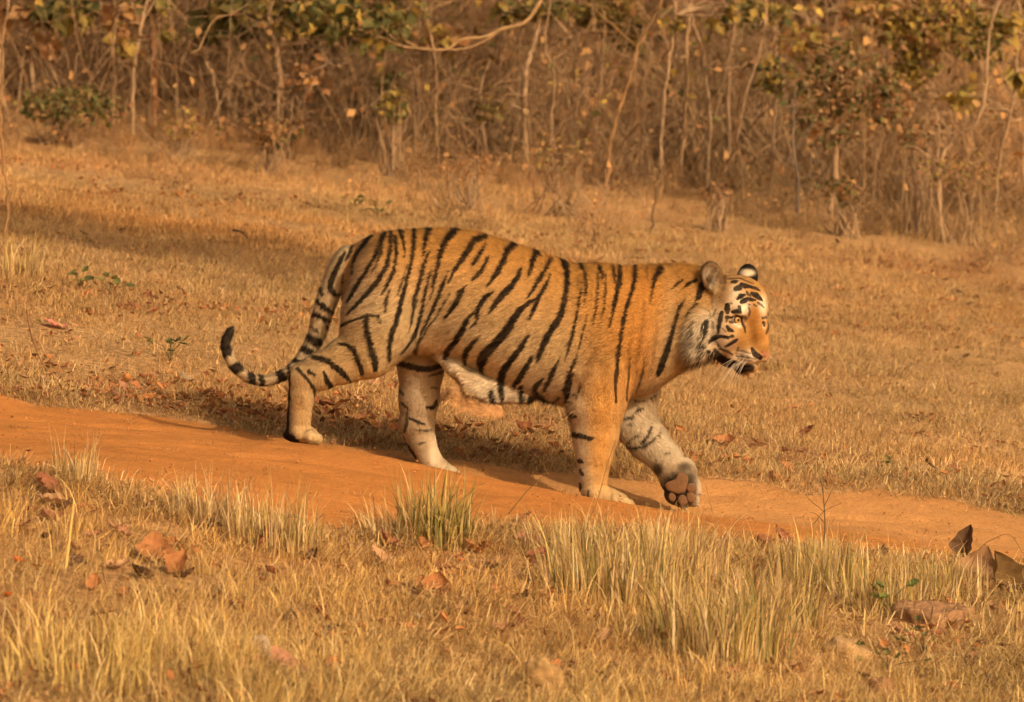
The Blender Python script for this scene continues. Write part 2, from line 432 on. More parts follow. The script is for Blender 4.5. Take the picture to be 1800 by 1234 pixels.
# paw axes: toes point down-right, sole faces the camera
pt = np.array([.50, -.10, -.86]); pt /= np.linalg.norm(pt)
pn = np.array([-.12, -.98, -.05]); pn -= pt * (pn @ pt); pn /= np.linalg.norm(pn)
pr = np.cross(pt, pn)
PAW = np.stack([pr, pt, pn])
ellipsoid(P(1191, 840, .05), PAW, (33 * PXM, 36 * PXM, 21 * PXM), .012, 5)
ellipsoid(P(1201, 862, .045), PAW, (34 * PXM, 25 * PXM, 17 * PXM), .012, 5)
for u_, v_, r_ in ((1180, 872, 11.5), (1199, 880, 13), (1216, 876, 13), (1219, 858, 13)):
    ellipsoid(P(u_, v_, .045), PAW, (r_ * PXM, (r_ + 3) * PXM, 15 * PXM), .006, 5)
ellipsoid(P(1212, 822, .06), PAW, (11 * PXM, 20 * PXM, 15 * PXM), .010, 5)
# --- tail
TAIL = [(612, 448, 0, 17), (596, 478, -.005, 18.5), (579, 515, -.01, 18.5), (566, 555, -.01, 16.5), (556, 590, -.01, 15), (540, 620, -.01, 12.5), (519, 645, -.02, 10.5),
        (495, 661, -.03, 9.3), (465, 669, -.04, 8.6), (437, 663, -.05, 8.6), (415, 646, -.055, 8.8), (402, 624, -.06, 8.8), (398, 604, -.06, 8.8), (402, 588, -.06, 7.2), (407, 578, -.06, 2.5)]
tl = spline(TAIL, 60)
for i in range(len(tl) - 1):
    capsule(P(*tl[i, :3]), P(*tl[i + 1, :3]), max(tl[i, 3], 1.2) * PXM, max(tl[i + 1, 3], 1.2) * PXM, .02 if i < 6 else .004, 6)

# --- head: local frame in photo pixels, r to its far side, f forward, u up
PSI = math.radians(48); cs, sn = math.cos(PSI), math.sin(PSI)
H0 = P(1321, 563, -.115)
HR = np.array([cs, sn, 0]); HF = np.array([sn, -cs, 0]); HU = np.array([0, 0, 1.0])
HM = np.stack([HR, HF, HU])
def hp(r, f, u): return H0 + PXM * (r * HR + f * HF + (u) * HU)
def hell(r, f, u, rad, k=6, op='add', tilt=0.0, M=None):
    """tilt: pitch about the r axis in degrees (positive noses down)"""
    M_ = HM if M is None else M
    if tilt:
        a = math.radians(tilt); M_ = np.stack([HR, HF * math.cos(a) - HU * math.sin(a), HU * math.cos(a) + HF * math.sin(a)])
    ellipsoid(hp(r, f, u), M_, [x * PXM for x in rad], k * PXM, 7, op)
hell(0, -36, 32, (50, 56, 46), 14)                    # cranium
hell(0, -12, 32, (31, 30, 34), 14)                    # forehead
for s_ in (-1, 1):
    hell(s_ * 40, -34, -18, (26, 36, 40), 14)         # cheek
    hell(s_ * 46, -62, -22, (26, 26, 46), 16)         # ruff
    hell(s_ * 24, -26, -62, (18, 30, 22), 14)         # jaw
    hell(s_ * 27, 0, 17, (15, 12, 9), 8)              # brow
capsule(hp(0, 4, 24), hp(0, 17, -40), 22 * PXM, 17.5 * PXM, 12 * PXM, 7)   # bridge of the nose
for s_ in (-1, 1): hell(s_ * 23, -8, -24, (17, 19, 27), 12)      # cheekbone below the eye
hell(0, 2, -52, (30, 24, 22), 10)                     # muzzle
for s_ in (-1, 1):
    hell(s_ * 15, 9, -60, (16, 17, 15), 5)            # whisker pad
hell(0, 21, -50, (13, 9, 9), 4)                       # nose
hell(0, 24, -56, (9, 6, 8), 3)
hell(0, -13, -84, (19, 23, 10), 5)                     # chin
for s_ in (-1, 1):
    hell(s_ * 7, 30, -56, (3.2, 4, 3.0), 2, 'cut')    # nostril
capsule(hp(-30, -14, -74), hp(0, 16, -73), 2.0 * PXM, 1.5 * PXM, .001, 7) if False else None
# mouth slit
for s_ in (-1, 1):
    for t in np.linspace(0, 1, 9):
        r_, f_ = 30 * t * s_, 18 - 34 * t ** 1.5
        hell(r_, f_, -75 + 3 * t, (5, 6, 2.4), 2, 'cut')
ellipsoid(P(1230, 588, -.150), I3, (25 * PXM, 14 * PXM, 42 * PXM), 16 * PXM, 7)   # ruff pushed out by the turned head
ellipsoid(P(1238, 617, -.155), I3, (28 * PXM, 14 * PXM, 13 * PXM), 10 * PXM, 7)
def ear(u_, v_, Y_, n, upv, w_, h_, deep, gid=7):
    n = np.array(n, float); n /= np.linalg.norm(n)
    upv = np.array(upv, float); upv -= n * (upv @ n); upv /= np.linalg.norm(upv)
    sd = np.cross(upv, n); M_ = np.stack([sd, upv, n]); c = P(u_, v_, Y_)
    ellipsoid(c, M_, (w_ * PXM, h_ * PXM, 9 * PXM), 7 * PXM, gid)
    ellipsoid(c + n * deep * PXM, M_, ((w_ - 4.0) * PXM, (h_ - 4.5) * PXM, 8.5 * PXM), 3 * PXM, gid, 'cut')
ear(1252, 487, -.135, (.42, -.9, .05), (-.10, -.05, 1), 20, 27, 7.0)
ear(1314, 487, .045, (.35, .92, .1), (.25, 0, 1), 19, 24, 7.0)

# eyes: find the face where the photograph shows the near eye, cut an almond opening, mirror it
_ray = P(1297, 562, 0.0) - CAMP; _ray /= np.linalg.norm(_ray)
_tt = np.arange(18.9, 20.6, .0015); _pp = CAMP + _ray * _tt[:, None]
_ix = ((_pp - np.array([BX0, BY0, BZ0])) / VOX).round().astype(int)
_ok = ((_ix >= 0) & (_ix < np.array(F.shape))).all(1); _ix = _ix[_ok]; _pp = _pp[_ok]
_hit = _pp[np.argmax(F[_ix[:, 0], _ix[:, 1], _ix[:, 2]] < 0)]
_loc = HM @ (_hit - H0) / PXM
EYES = []
for s_ in (-1, 1):
    lo_ = np.array([s_ * abs(_loc[0]), _loc[1], _loc[2]])
    nrm = HR * s_ * .50 + HF * .84 + HU * .02; nrm /= np.linalg.norm(nrm)
    upv = HU + HR * s_ * .20; upv = upv - nrm * (upv @ nrm); upv /= np.linalg.norm(upv); sd = np.cross(upv, nrm)
    c_ = hp(*lo_)
    ellipsoid(c_, np.stack([sd, upv, nrm]), (15 * PXM, 10 * PXM, 5 * PXM), 4 * PXM, 7, 'cut')
    ellipsoid(c_ - nrm * 3 * PXM, np.stack([sd, upv, nrm]), (10.5 * PXM, 6.2 * PXM, 8 * PXM), 1.2 * PXM, 7, 'cut')
    EYES.append((c_ - nrm * 10.0 * PXM, nrm))
# --- polygonise (surface nets)
def surface_nets(F):
    s = F < 0
    c = np.zeros(np.array(F.shape) - 1, np.int8)
    for dx in (0, 1):
        for dy in (0, 1):
            for dz in (0, 1):
                c += s[dx:dx + c.shape[0], dy:dy + c.shape[1], dz:dz + c.shape[2]]
    act = np.argwhere((c > 0) & (c < 8))
    idx = np.full(c.shape, -1, np.int32); idx[act[:, 0], act[:, 1], act[:, 2]] = np.arange(len(act))
    acc = np.zeros((len(act), 3)); cnt = np.zeros(len(act))
    corners = [(x, y, z) for x in (0, 1) for y in (0, 1) for z in (0, 1)]
    val = {k: F[act[:, 0] + k[0], act[:, 1] + k[1], act[:, 2] + k[2]] for k in corners}
    for a in corners:
        for ax_ in range(3):
            if a[ax_] == 0:
                b = list(a); b[ax_] = 1; b = tuple(b)
                va, vb = val[a], val[b]; m = (va < 0) != (vb < 0)
                t = np.where(m, va / (va - vb + 1e-20), 0)
                p = np.array(a, float)[None] + np.zeros((len(act), 1)); p[:, ax_] += t
                acc[m] += p[m]; cnt[m] += 1
    v = act + acc / cnt[:, None]
    quads = []
    for ax_ in range(3):
        b1, b2 = [(1, 2), (2, 0), (0, 1)][ax_]
        sl0 = [slice(None)] * 3; sl1 = [slice(None)] * 3
        sl0[ax_] = slice(0, -1); sl1[ax_] = slice(1, None)
        for bb in (b1, b2):
            sl0[bb] = slice(1, -1); sl1[bb] = slice(1, -1)
        e0, e1 = s[tuple(sl0)], s[tuple(sl1)]
        for flip in (False, True):
            e = np.argwhere((e0 & ~e1) if not flip else (~e0 & e1))
            if not len(e): continue
            e[:, b1] += 1; e[:, b2] += 1
            def at(d1, d2):
                k = e.copy(); k[:, b1] += d1; k[:, b2] += d2
                return idx[k[:, 0], k[:, 1], k[:, 2]]
            qd = np.stack([at(-1, -1), at(0, -1), at(0, 0), at(-1, 0)], -1)
            quads.append(qd[:, ::-1] if flip else qd)
    return v, np.concatenate(quads), act
sv, squads, sact = surface_nets(F)
good = (squads >= 0).all(1); squads = squads[good]
sgrp = G[sact[:, 0], sact[:, 1], sact[:, 2]]
tv = np.stack([BX0 + sv[:, 0] * VOX, BY0 + sv[:, 1] * VOX, BZ0 + sv[:, 2] * VOX], -1)
# keep the largest connected piece, light smoothing
def vsmooth(v, q, it, lam=.5):
    e = np.concatenate([q[:, [0, 1]], q[:, [1, 2]], q[:, [2, 3]], q[:, [3, 0]]])
    deg = np.bincount(e[:, 0], minlength=len(v)) + np.bincount(e[:, 1], minlength=len(v))
    for k in range(it):
        l = lam if k % 2 == 0 else -lam * .9
        a = np.zeros_like(v)
        for c_ in range(3):
            a[:, c_] = np.bincount(e[:, 0], v[e[:, 1], c_], len(v)) + np.bincount(e[:, 1], v[e[:, 0], c_], len(v))
        v = v + l * (a / np.maximum(deg, 1)[:, None] - v)
    return v
tv = vsmooth(tv, squads, 6)
# loose skin and muscle under the coat
def vnormals(v, q):
    n_ = np.cross(v[q[:, 2]] - v[q[:, 0]], v[q[:, 3]] - v[q[:, 1]]); o_ = np.zeros_like(v)
    for k_ in range(4):
        for c_ in range(3): o_[:, c_] += np.bincount(q[:, k_], n_[:, c_], len(v))
    return o_ / (np.linalg.norm(o_, axis=1, keepdims=True) + 1e-12)
_n = vnormals(tv, squads); _u, _v = proj(tv)
_amp = np.where((sgrp == 7) | ((sgrp == 5) & (_v > 800)), .0, np.where(sgrp == 6, .001, .0045))
_d = noise3(tv * np.array([7, 7, 4.5]), 31) + .5 * noise3(tv * 14, 33)
_fold = np.exp(-(((_u - 1150) / 60) ** 2 + ((_v - 600) / 70) ** 2)) * np.sin((_u + .35 * (_v - 600)) / 7.5) * .0022
_fold += np.exp(-(((_u - 1010) / 26) ** 2 + ((_v - 690) / 40) ** 2)) * np.sin((_u * .8 - .6 * _v) / 5.0) * .002
_rib = np.exp(-(((_u - 930) / 80) ** 2 + ((_v - 600) / 60) ** 2)) * np.sin((_u - .35 * _v) / 9) * .0012
tv = tv + _n * ((_d * _amp) + (_fold + _rib) * (sgrp != 7))[:, None]
# finer faces on the head and the lifted paw (one split of each quad into four, shared edges everywhere to stay one surface)
def subdivide(v, q, grp, sel):
    """split the selected quads 1->4; neighbours of the border become fans"""
    e = np.sort(np.stack([q, np.roll(q, -1, 1)], -1).reshape(-1, 2), 1)
    key = e[:, 0].astype(np.int64) * len(v) + e[:, 1]
    uk, inv = np.unique(key, return_inverse=True); inv = inv.reshape(-1, 4)
    need = np.zeros(len(uk), bool); need[inv[sel].ravel()] = True
    mid = np.full(len(uk), -1, np.int64); mid[need] = len(v) + np.arange(need.sum())
    ea = (uk // len(v)).astype(int); eb = (uk % len(v)).astype(int)
    nv = [v, (v[ea[need]] + v[eb[need]]) / 2]; ng = [grp, grp[ea[need]]]
    nb = len(v) + need.sum()
    selq = q[sel]; cen = nb + np.arange(len(selq)); nv.append(v[selq].mean(1)); ng.append(grp[selq[:, 0]])
    m = mid[inv[sel]]
    qs = [np.stack([selq[:, i], m[:, i], cen, m[:, i - 1]], -1) for i in range(4)]
    rest = q[~sel]; rm = mid[inv[~sel]]; has = rm >= 0; n_ = has.sum(1)
    qs.append(rest[n_ == 0]); tr = []
    for i in np.where(n_ > 0)[0]:
        poly = []
        for j in range(4):
            poly.append(rest[i, j])
            if has[i, j]: poly.append(rm[i, j])
        k0 = next((a for a in range(len(poly)) if poly[a] >= len(v)), 0)
        poly = poly[k0:] + poly[:k0]
        for a in range(1, len(poly) - 1): tr.append((poly[0], poly[a], poly[a + 1]))
    return np.concatenate(nv), np.concatenate(qs), np.array(tr), np.concatenate(ng)
pu, pv = proj(tv)
qc_u = pu[squads].mean(1); qc_v = pv[squads].mean(1)
selq = ((qc_u > 1222) & (qc_v < 680)) | ((qc_u > 1140) & (qc_v > 790))
tv, tq, ttri, tg = subdivide(tv, squads, sgrp, selq)
fine_mask = None

# --- coat pattern, with some shading painted in
def zo(o, s, pts): return [(o[0] + x * s, o[1] + y * s, w * s) for x, y, w in pts]
Z2 = ((640, 370), 1 / 3.); Z3 = ((360, 380), 480 / 1234.); Z4 = ((940, 620), 350 / 1440.); Z5 = ((660, 580), 300 / 1322.); ZA = ((1240, 470), 130 / 802.); Z1 = ((1120, 420), 300 / 1322.)
BODY = [zo(*Z2, p) for p in [
 [(350,90,36),(335,140,30),(325,190,18),(318,235,6)],
 [(272,92,24),(268,180,26),(258,260,20),(240,330,20),(222,400,20),(195,500,24),(175,580,26),(150,650,26),(140,720,22),(140,785,18)],
 [(200,100,26),(212,150,20),(218,200,12),(215,250,4)],
 [(350,215,8),(320,290,20),(300,370,24),(275,450,24),(265,530,16),(245,620,8),(235,640,4)],
 [(360,310,6),(345,370,12),(325,450,16),(310,540,16),(290,600,22),(265,660,20),(235,710,10),(195,755,6)],
 [(490,98,42),(440,160,36),(410,220,30),(395,290,24),(380,360,16),(365,430,8),(355,470,3)],
 [(645,140,26),(590,155,34),(555,210,34),(520,260,26),(480,320,20),(450,380,8)],
 [(590,165,10),(575,205,6)],
 [(450,320,8),(420,390,22),(395,460,20),(370,520,18),(340,580,16),(310,640,12),(285,700,18),(280,745,24)],
 [(460,440,4),(420,500,8),(385,560,10),(340,620,10),(300,690,14)],
 [(648,175,6),(625,215,24),(600,255,22),(570,300,8)],
 [(665,235,6),(640,290,20),(610,335,20),(580,365,16),(575,380,6)],
 [(550,390,8),(515,430,28),(490,490,26),(460,530,20),(432,565,8)],
 [(800,175,36),(760,215,34),(740,270,32),(710,320,28),(680,365,22),(650,402,6)],
 [(840,290,6),(810,360,28),(770,410,34),(730,450,34),(690,500,24),(665,540,6)],
 [(690,425,6),(650,450,24),(620,490,26),(600,540,24),(605,565,16),(590,595,14),(565,618,4)],
 [(580,535,8),(545,590,32),(515,650,34),(470,710,32),(445,750,34),(435,775,24)],
 [(620,660,4),(590,690,18),(555,730,28),(540,770,30),(538,810,14)],
 [(915,222,34),(895,270,26),(885,310,20),(870,350,6)],[(910,228,14),(940,240,8)],
 [(992,252,12),(965,310,20),(925,370,24),(895,420,18),(860,465,6)],
 [(988,340,6),(960,400,20),(930,450,24),(905,510,24),(880,570,14)],
 [(940,455,4),(880,480,20),(830,520,34),(790,580,40),(745,650,44),(690,710,44),(640,760,54),(625,810,46),(628,860,16)],
 [(875,655,10),(840,710,30),(790,780,36),(745,840,40),(730,900,44),(738,960,30),(740,998,20)],
 [(893,770,20),(860,830,34),(825,890,34),(805,925,24)],
 [(1052,262,30),(1078,320,28),(1075,400,30),(1060,490,30),(1035,570,34),(990,630,34),(955,700,32),(930,760,28),(920,800,12)],
 [(1060,268,14),(1085,290,12),(1090,330,10)],
 [(1040,770,4),(1010,830,24),(985,890,26),(960,945,16)],
 [(1150,285,22),(1175,330,14),(1180,400,14),(1172,480,8),(1168,500,3)],
 [(1158,370,4),(1145,460,12),(1130,540,12),(1115,610,16),(1095,690,18),(1065,795,6)],
 [(1185,545,3),(1160,640,6),(1145,710,8),(1120,790,10),(1095,850,24),(1075,930,34),(1068,1005,14)],
 [(1240,330,10),(1240,400,14),(1232,500,12),(1215,600,5)],
 [(1248,300,24),(1262,340,14),(1265,380,5)],
 [(1278,330,8),(1280,420,12),(1272,510,10),(1258,580,4)],
 [(1318,295,16),(1325,340,14),(1326,380,5)],
 [(1355,300,24),(1352,370,26),(1335,450,24),(1318,530,18),(1302,610,6)],
 [(1440,285,20),(1438,350,24),(1415,430,22),(1390,510,22),(1370,600,18),(1358,680,18),(1345,770,20),(1330,850,18),(1325,930,14),(1330,1010,6)],
 [(1500,305,5),(1500,370,5)],
 [(1575,310,30),(1545,350,26),(1530,400,14),(1515,490,6)],
 [(1700,465,8),(1670,510,16),(1655,570,20),(1630,650,26),(1605,730,34),(1580,800,34),(1555,860,26)],
 [(1408,770,4),(1400,850,10),(1388,930,10),(1385,1000,8)],
 [(1485,770,4),(1475,850,10),(1450,930,10),(1440,960,5)],
 [(1690,365,10),(1650,390,14),(1625,415,5)],
 [(1760,365,16),(1710,390,18),(1680,420,6)],
 [(1790,395,40),(1772,450,30),(1755,475,8)],  # dark blotch painting the ear's shadow on the neck
 [(1760,490,12),(1720,530,10),(1705,565,4)],
 [(955,880,10),(920,920,30),(910,950,20)],[(920,960,30),(950,1000,36),(980,1015,30),(1050,1040,12)],
 [(840,930,30),(842,995,26)],[(890,985,36),(880,1000,30)],[(685,950,30),(690,1000,30)],
 [(1140,930,8),(1120,990,10)],[(1040,985,10),(1010,1010,14)],
]] + [zo(*Z3, p) for p in [
 [(820,80,26),(800,130,22),(770,190,16),(740,240,16),(700,300,20),(670,350,22),(650,385,14)],
 [(850,66,18),(845,140,16),(830,220,18),(790,290,22),(740,350,18),(690,400,14),(650,440,10)],
 [(868,90,14),(872,170,16),(858,250,16),(830,310,14),(805,355,8)],
 [(805,110,10),(805,160,14),(780,220,10),(760,260,4)],
 [(755,85,30),(725,125,22),(695,165,14),(675,210,10),(670,260,8)],
 [(680,116,14),(660,160,20),(640,195,10)],
 [(920,220,6),(900,280,10),(875,350,10)],[(840,330,8),(822,380,14),(820,430,10)],
 [(620,490,14),(680,465,14),(740,445,12),(790,450,10),(800,480,8)],
 [(735,455,22),(740,520,26),(755,590,28),(775,650,34),(770,690,24)],
 [(610,575,10),(650,580,18),(680,600,22),(700,650,26),(710,710,18)],
 [(500,635,20),(560,650,26),(600,685,28),(640,725,22),(660,742,10)],
 [(540,705,14),(555,745,26),(575,775,24)],
 [(420,690,16),(470,740,14),(495,780,12),(498,815,8)],[(470,700,20),(495,715,12)],
 [(385,700,8),(380,800,12),(375,900,14),(372,985,20)],[(368,990,30),(395,1005,30),(420,1015,14)],  # first stroke paints the shaded rear edge of the shank, second the dark heel
]] + [zo(*Z4, p) for p in [
 [(285,590,44),(340,605,34),(400,620,24),(440,610,6)],[(268,455,34),(300,460,14)],[(322,780,30),(350,790,14)],[(285,300,20),(310,310,10)],[(328,850,14),(345,880,20)],
 [(325,950,20),(330,985,16)],[(385,1000,14),(385,1040,14)],
]]
TAILS = [zo(*Z3, p) for p in [
 [(635,160,14),(610,210,22),(580,270,24),(568,320,24),(590,350,22),(610,350,8)],[(632,260,20),(630,300,18)],
 [(510,380,20),(545,410,24),(580,432,10)],[(495,440,26),(535,455,26),(565,470,16)],[(485,495,12),(515,520,10)],[(470,540,30),(505,560,44),(535,575,20)],
 [(445,590,30),(480,610,36),(515,625,20)],[(405,640,26),(440,660,24)],[(525,320,16),(535,350,10)],[(550,490,12),(560,505,14)],[(680,116,14),(660,160,20),(640,195,10)],
 [(380,660,14),(390,700,18)],[(345,705,40),(360,745,40)],[(215,715,34),(222,760,34)],[(262,725,26),(268,765,26)],[(120,705,46),(155,690,50)],
 [(85,640,30),(105,620,30),(88,590,46),(100,550,44),(118,515,36),(122,500,20)],[(112,625,26),(100,600,36)],
]]
FARH = [zo(*Z5, p) for p in [
 [(130,245,40),(240,270,50),(340,300,52),(430,300,44),(520,265,36)],[(410,355,10),(470,340,20),(530,318,16)],[(400,600,20),(440,600,34),(465,570,30),(478,540,10)],
 [(190,470,16),(215,500,14)],[(200,560,20),(240,600,16),(270,620,6)],[(265,680,16),(320,710,26),(375,730,16)],[(320,775,10),(380,780,16),(430,775,10)],
 [(245,640,14),(245,720,18),(220,790,14)],[(190,800,20),(250,900,20),(300,985,34)],[(480,450,8),(440,445,14)],[(340,880,16),(380,870,8)],
]]
FARF = [zo(*Z4, p) for p in [
 [(620,675,16),(720,690,18),(790,670,20),(850,630,16),(900,590,8)],[(650,665,10),(720,610,14),(760,575,8)],[(770,650,20),(820,590,24),(840,540,14)],
 [(720,440,10),(750,410,18),(785,392,8)],[(720,340,8),(780,345,12),(840,325,14),(880,290,10)],[(630,480,16),(690,470,20),(710,450,10)],
 [(670,520,18),(690,515,10)],[(880,610,8),(905,580,8),(910,540,5)],[(940,730,14),(965,720,8)],
]]
FACE = [[(a_, b_, w_ * 1.22 + .25) for a_, b_, w_ in zo(*ZA, p)] for p in [
 [(390,185,30),(430,205,44),(480,210,30),(540,225,24),(590,255,8)],[(330,235,40),(370,220,50),(390,205,20)],[(290,160,20),(320,158,30),(355,150,12)],
 [(240,130,10),(300,120,12),(380,120,10),(450,150,10),(520,180,8)],[(505,285,30),(550,305,50),(600,345,30),(620,365,8)],[(350,345,20),(385,315,44),(425,300,20)],
 [(395,375,36),(430,360,44),(450,355,20)],[(455,340,26),(490,350,32),(540,355,16)],[(450,265,14),(460,290,20),(490,310,14)],[(475,405,16),(490,410,10)],[(525,405,14),(555,420,14)],
 [(570,385,16),(610,410,18),(635,440,8)],[(470,430,10),(485,480,16),(470,520,12)],[(240,410,40),(238,450,54),(240,490,30)],
 [(295,485,26),(340,475,34),(380,485,26)],[(370,430,24),(375,465,26)],[(180,490,30),(165,560,44),(150,640,34),(145,710,18),(140,735,8)],
 [(235,540,30),(270,545,20),(300,540,16)],[(240,560,16),(230,590,14)],[(265,590,20),(300,600,16)],[(235,640,20),(260,675,36),(300,690,20)],
 [(70,790,26),(110,765,44),(170,745,26),(240,760,26),(250,775,10)],[(265,755,16),(295,745,24)],[(215,860,10),(270,830,26),(320,800,28),(350,780,10)],
 [(130,800,10),(150,850,16),(170,870,8)],[(20,590,50),(15,680,50),(10,720,30)],[(-5,810,50),(10,850,30)],
 [(110,890,24),(150,950,44),(200,1000,60)],[(205,1005,50),(260,1050,100),(310,1075,110),(370,1085,80),(440,1095,50),(500,1095,40)],
 [(50,950,20),(55,1000,20)],[(360,870,12),(345,905,10)],[(390,900,8),(450,920,10),(490,935,6)],[(340,960,14),(420,970,16),(500,985,10),(545,995,6)],[(360,990,10),(440,1010,10),(510,1015,6)],
 [(505,880,24),(540,940,52),(590,975,44)],[(388,560,16),(405,615,24),(425,655,22),(432,705,10)],[(295,550,16),(340,532,18),(395,550,20)],[(290,575,10),(310,600,10)],
 [(620,550,18),(660,542,16),(685,560,14)],[(630,600,26),(640,640,14)],[(685,580,14),(688,640,14),(668,700,16),(660,720,8)],
]] + [zo(*Z1, p) for p in [[(450,660,14),(470,720,10)],[(590,640,10),(600,700,8)],[(425,800,10),(440,860,8)],[(575,880,14),(580,940,10)],[(500,350,30),(510,430,30),(480,470,8)],[(455,640,12),(440,720,18),(455,800,10)],[(610,545,12),(592,600,12)],[(565,560,8),(572,610,8)],[(640,850,14),(700,872,18),(740,895,10)],[(560,850,18),(600,900,26),(645,935,34)],[(500,860,14),(515,910,12)],[(735,500,10),(712,505,8)],[(690,620,12),(715,600,8)],[(660,690,8),(690,720,10)],[(770,860,7),(850,880,7)],[(765,885,7),(880,915,7)]]]  # the wide stroke behind the near ear paints its shadow

SOFT = [zo(*Z2, p) for p in [[(1482,470,10),(1478,600,22),(1458,720,26),(1440,800,14)],[(1548,570,8),(1542,700,18),(1518,850,12)],[(1230,740,40),(1180,850,34),(1120,960,20)],[(1420,620,8),(1400,760,14),(1390,880,8)],  # third stroke is shading painted at the elbow
  [(700,690,8),(740,680,14),(775,650,6)],[(680,590,16),(682,600,16)],[(545,160,8),(548,165,8)],[(700,190,8),(705,195,8)],[(843,225,8),(843,290,6)],[(1020,320,8),(1022,330,8)],[(140,440,8),(120,500,16),(118,540,8)],[(60,480,14),(20,500,10),(0,505,6)],[(470,860,10),(540,920,26),(600,960,30)],[(620,985,20),(650,990,16)],[(780,985,24),(800,990,16)]]] + [
  [(549,764,1.6),(552,777,2.2)],[(557,765,1.6),(560,778,2.2)],[(541,764,1.4),(543,776,2.0)],[(1085,874,1.6),(1092,888,2)],[(1097,878,1.6),(1104,890,2)]]  # thin dark strokes paint the shaded gaps between the toes
def seg_dist(u, v, pts, nzu):
    """signed distance (px) to a tapered stroke"""
    best = np.full(u.shape, 99.0)
    for (x0, y0, w0), (x1, y1, w1) in zip(pts[:-1], pts[1:]):
        dx, dy = x1 - x0, y1 - y0; L = dx * dx + dy * dy + 1e-6
        t = np.clip(((u - x0) * dx + (v - y0) * dy) / L, 0, 1)
        dd = np.hypot(u - x0 - t * dx, v - y0 - t * dy) - .5 * (w0 + (w1 - w0) * t)
        best = np.minimum(best, dd)
    return best + nzu - .4
def stripes(u, v, lst, nzu, soft=1.6):
    m = np.zeros(u.shape)
    for p in lst:
        a = np.array(p); 
        if len(p) == 1: continue
        pad = 4 + a[:, 2].max() / 2
        k = np.where((u > a[:, 0].min() - pad) & (u < a[:, 0].max() + pad) & (v > a[:, 1].min() - pad) & (v < a[:, 1].max() + pad))[0]
        if not len(k): continue
        d = seg_dist(u[k], v[k], p, nzu[k])
        op = min(1.0, .52 + a[:, 2].max() / 12)
        m[k] = np.maximum(m[k], op * np.clip(.5 - d / soft, 0, 1))
    return m
OR = np.array([.48, .235, .056]); OD = np.array([.47, .195, .034]); PA = np.array([.46, .325, .16]); WH = np.array([.76, .63, .44]); GR = np.array([.33, .235, .135])
BK = np.array([.009, .006, .0045]); PINK = np.array([.33, .14, .075]); PADC = np.array([.15, .072, .030]); DK = np.array([.06, .038, .022])
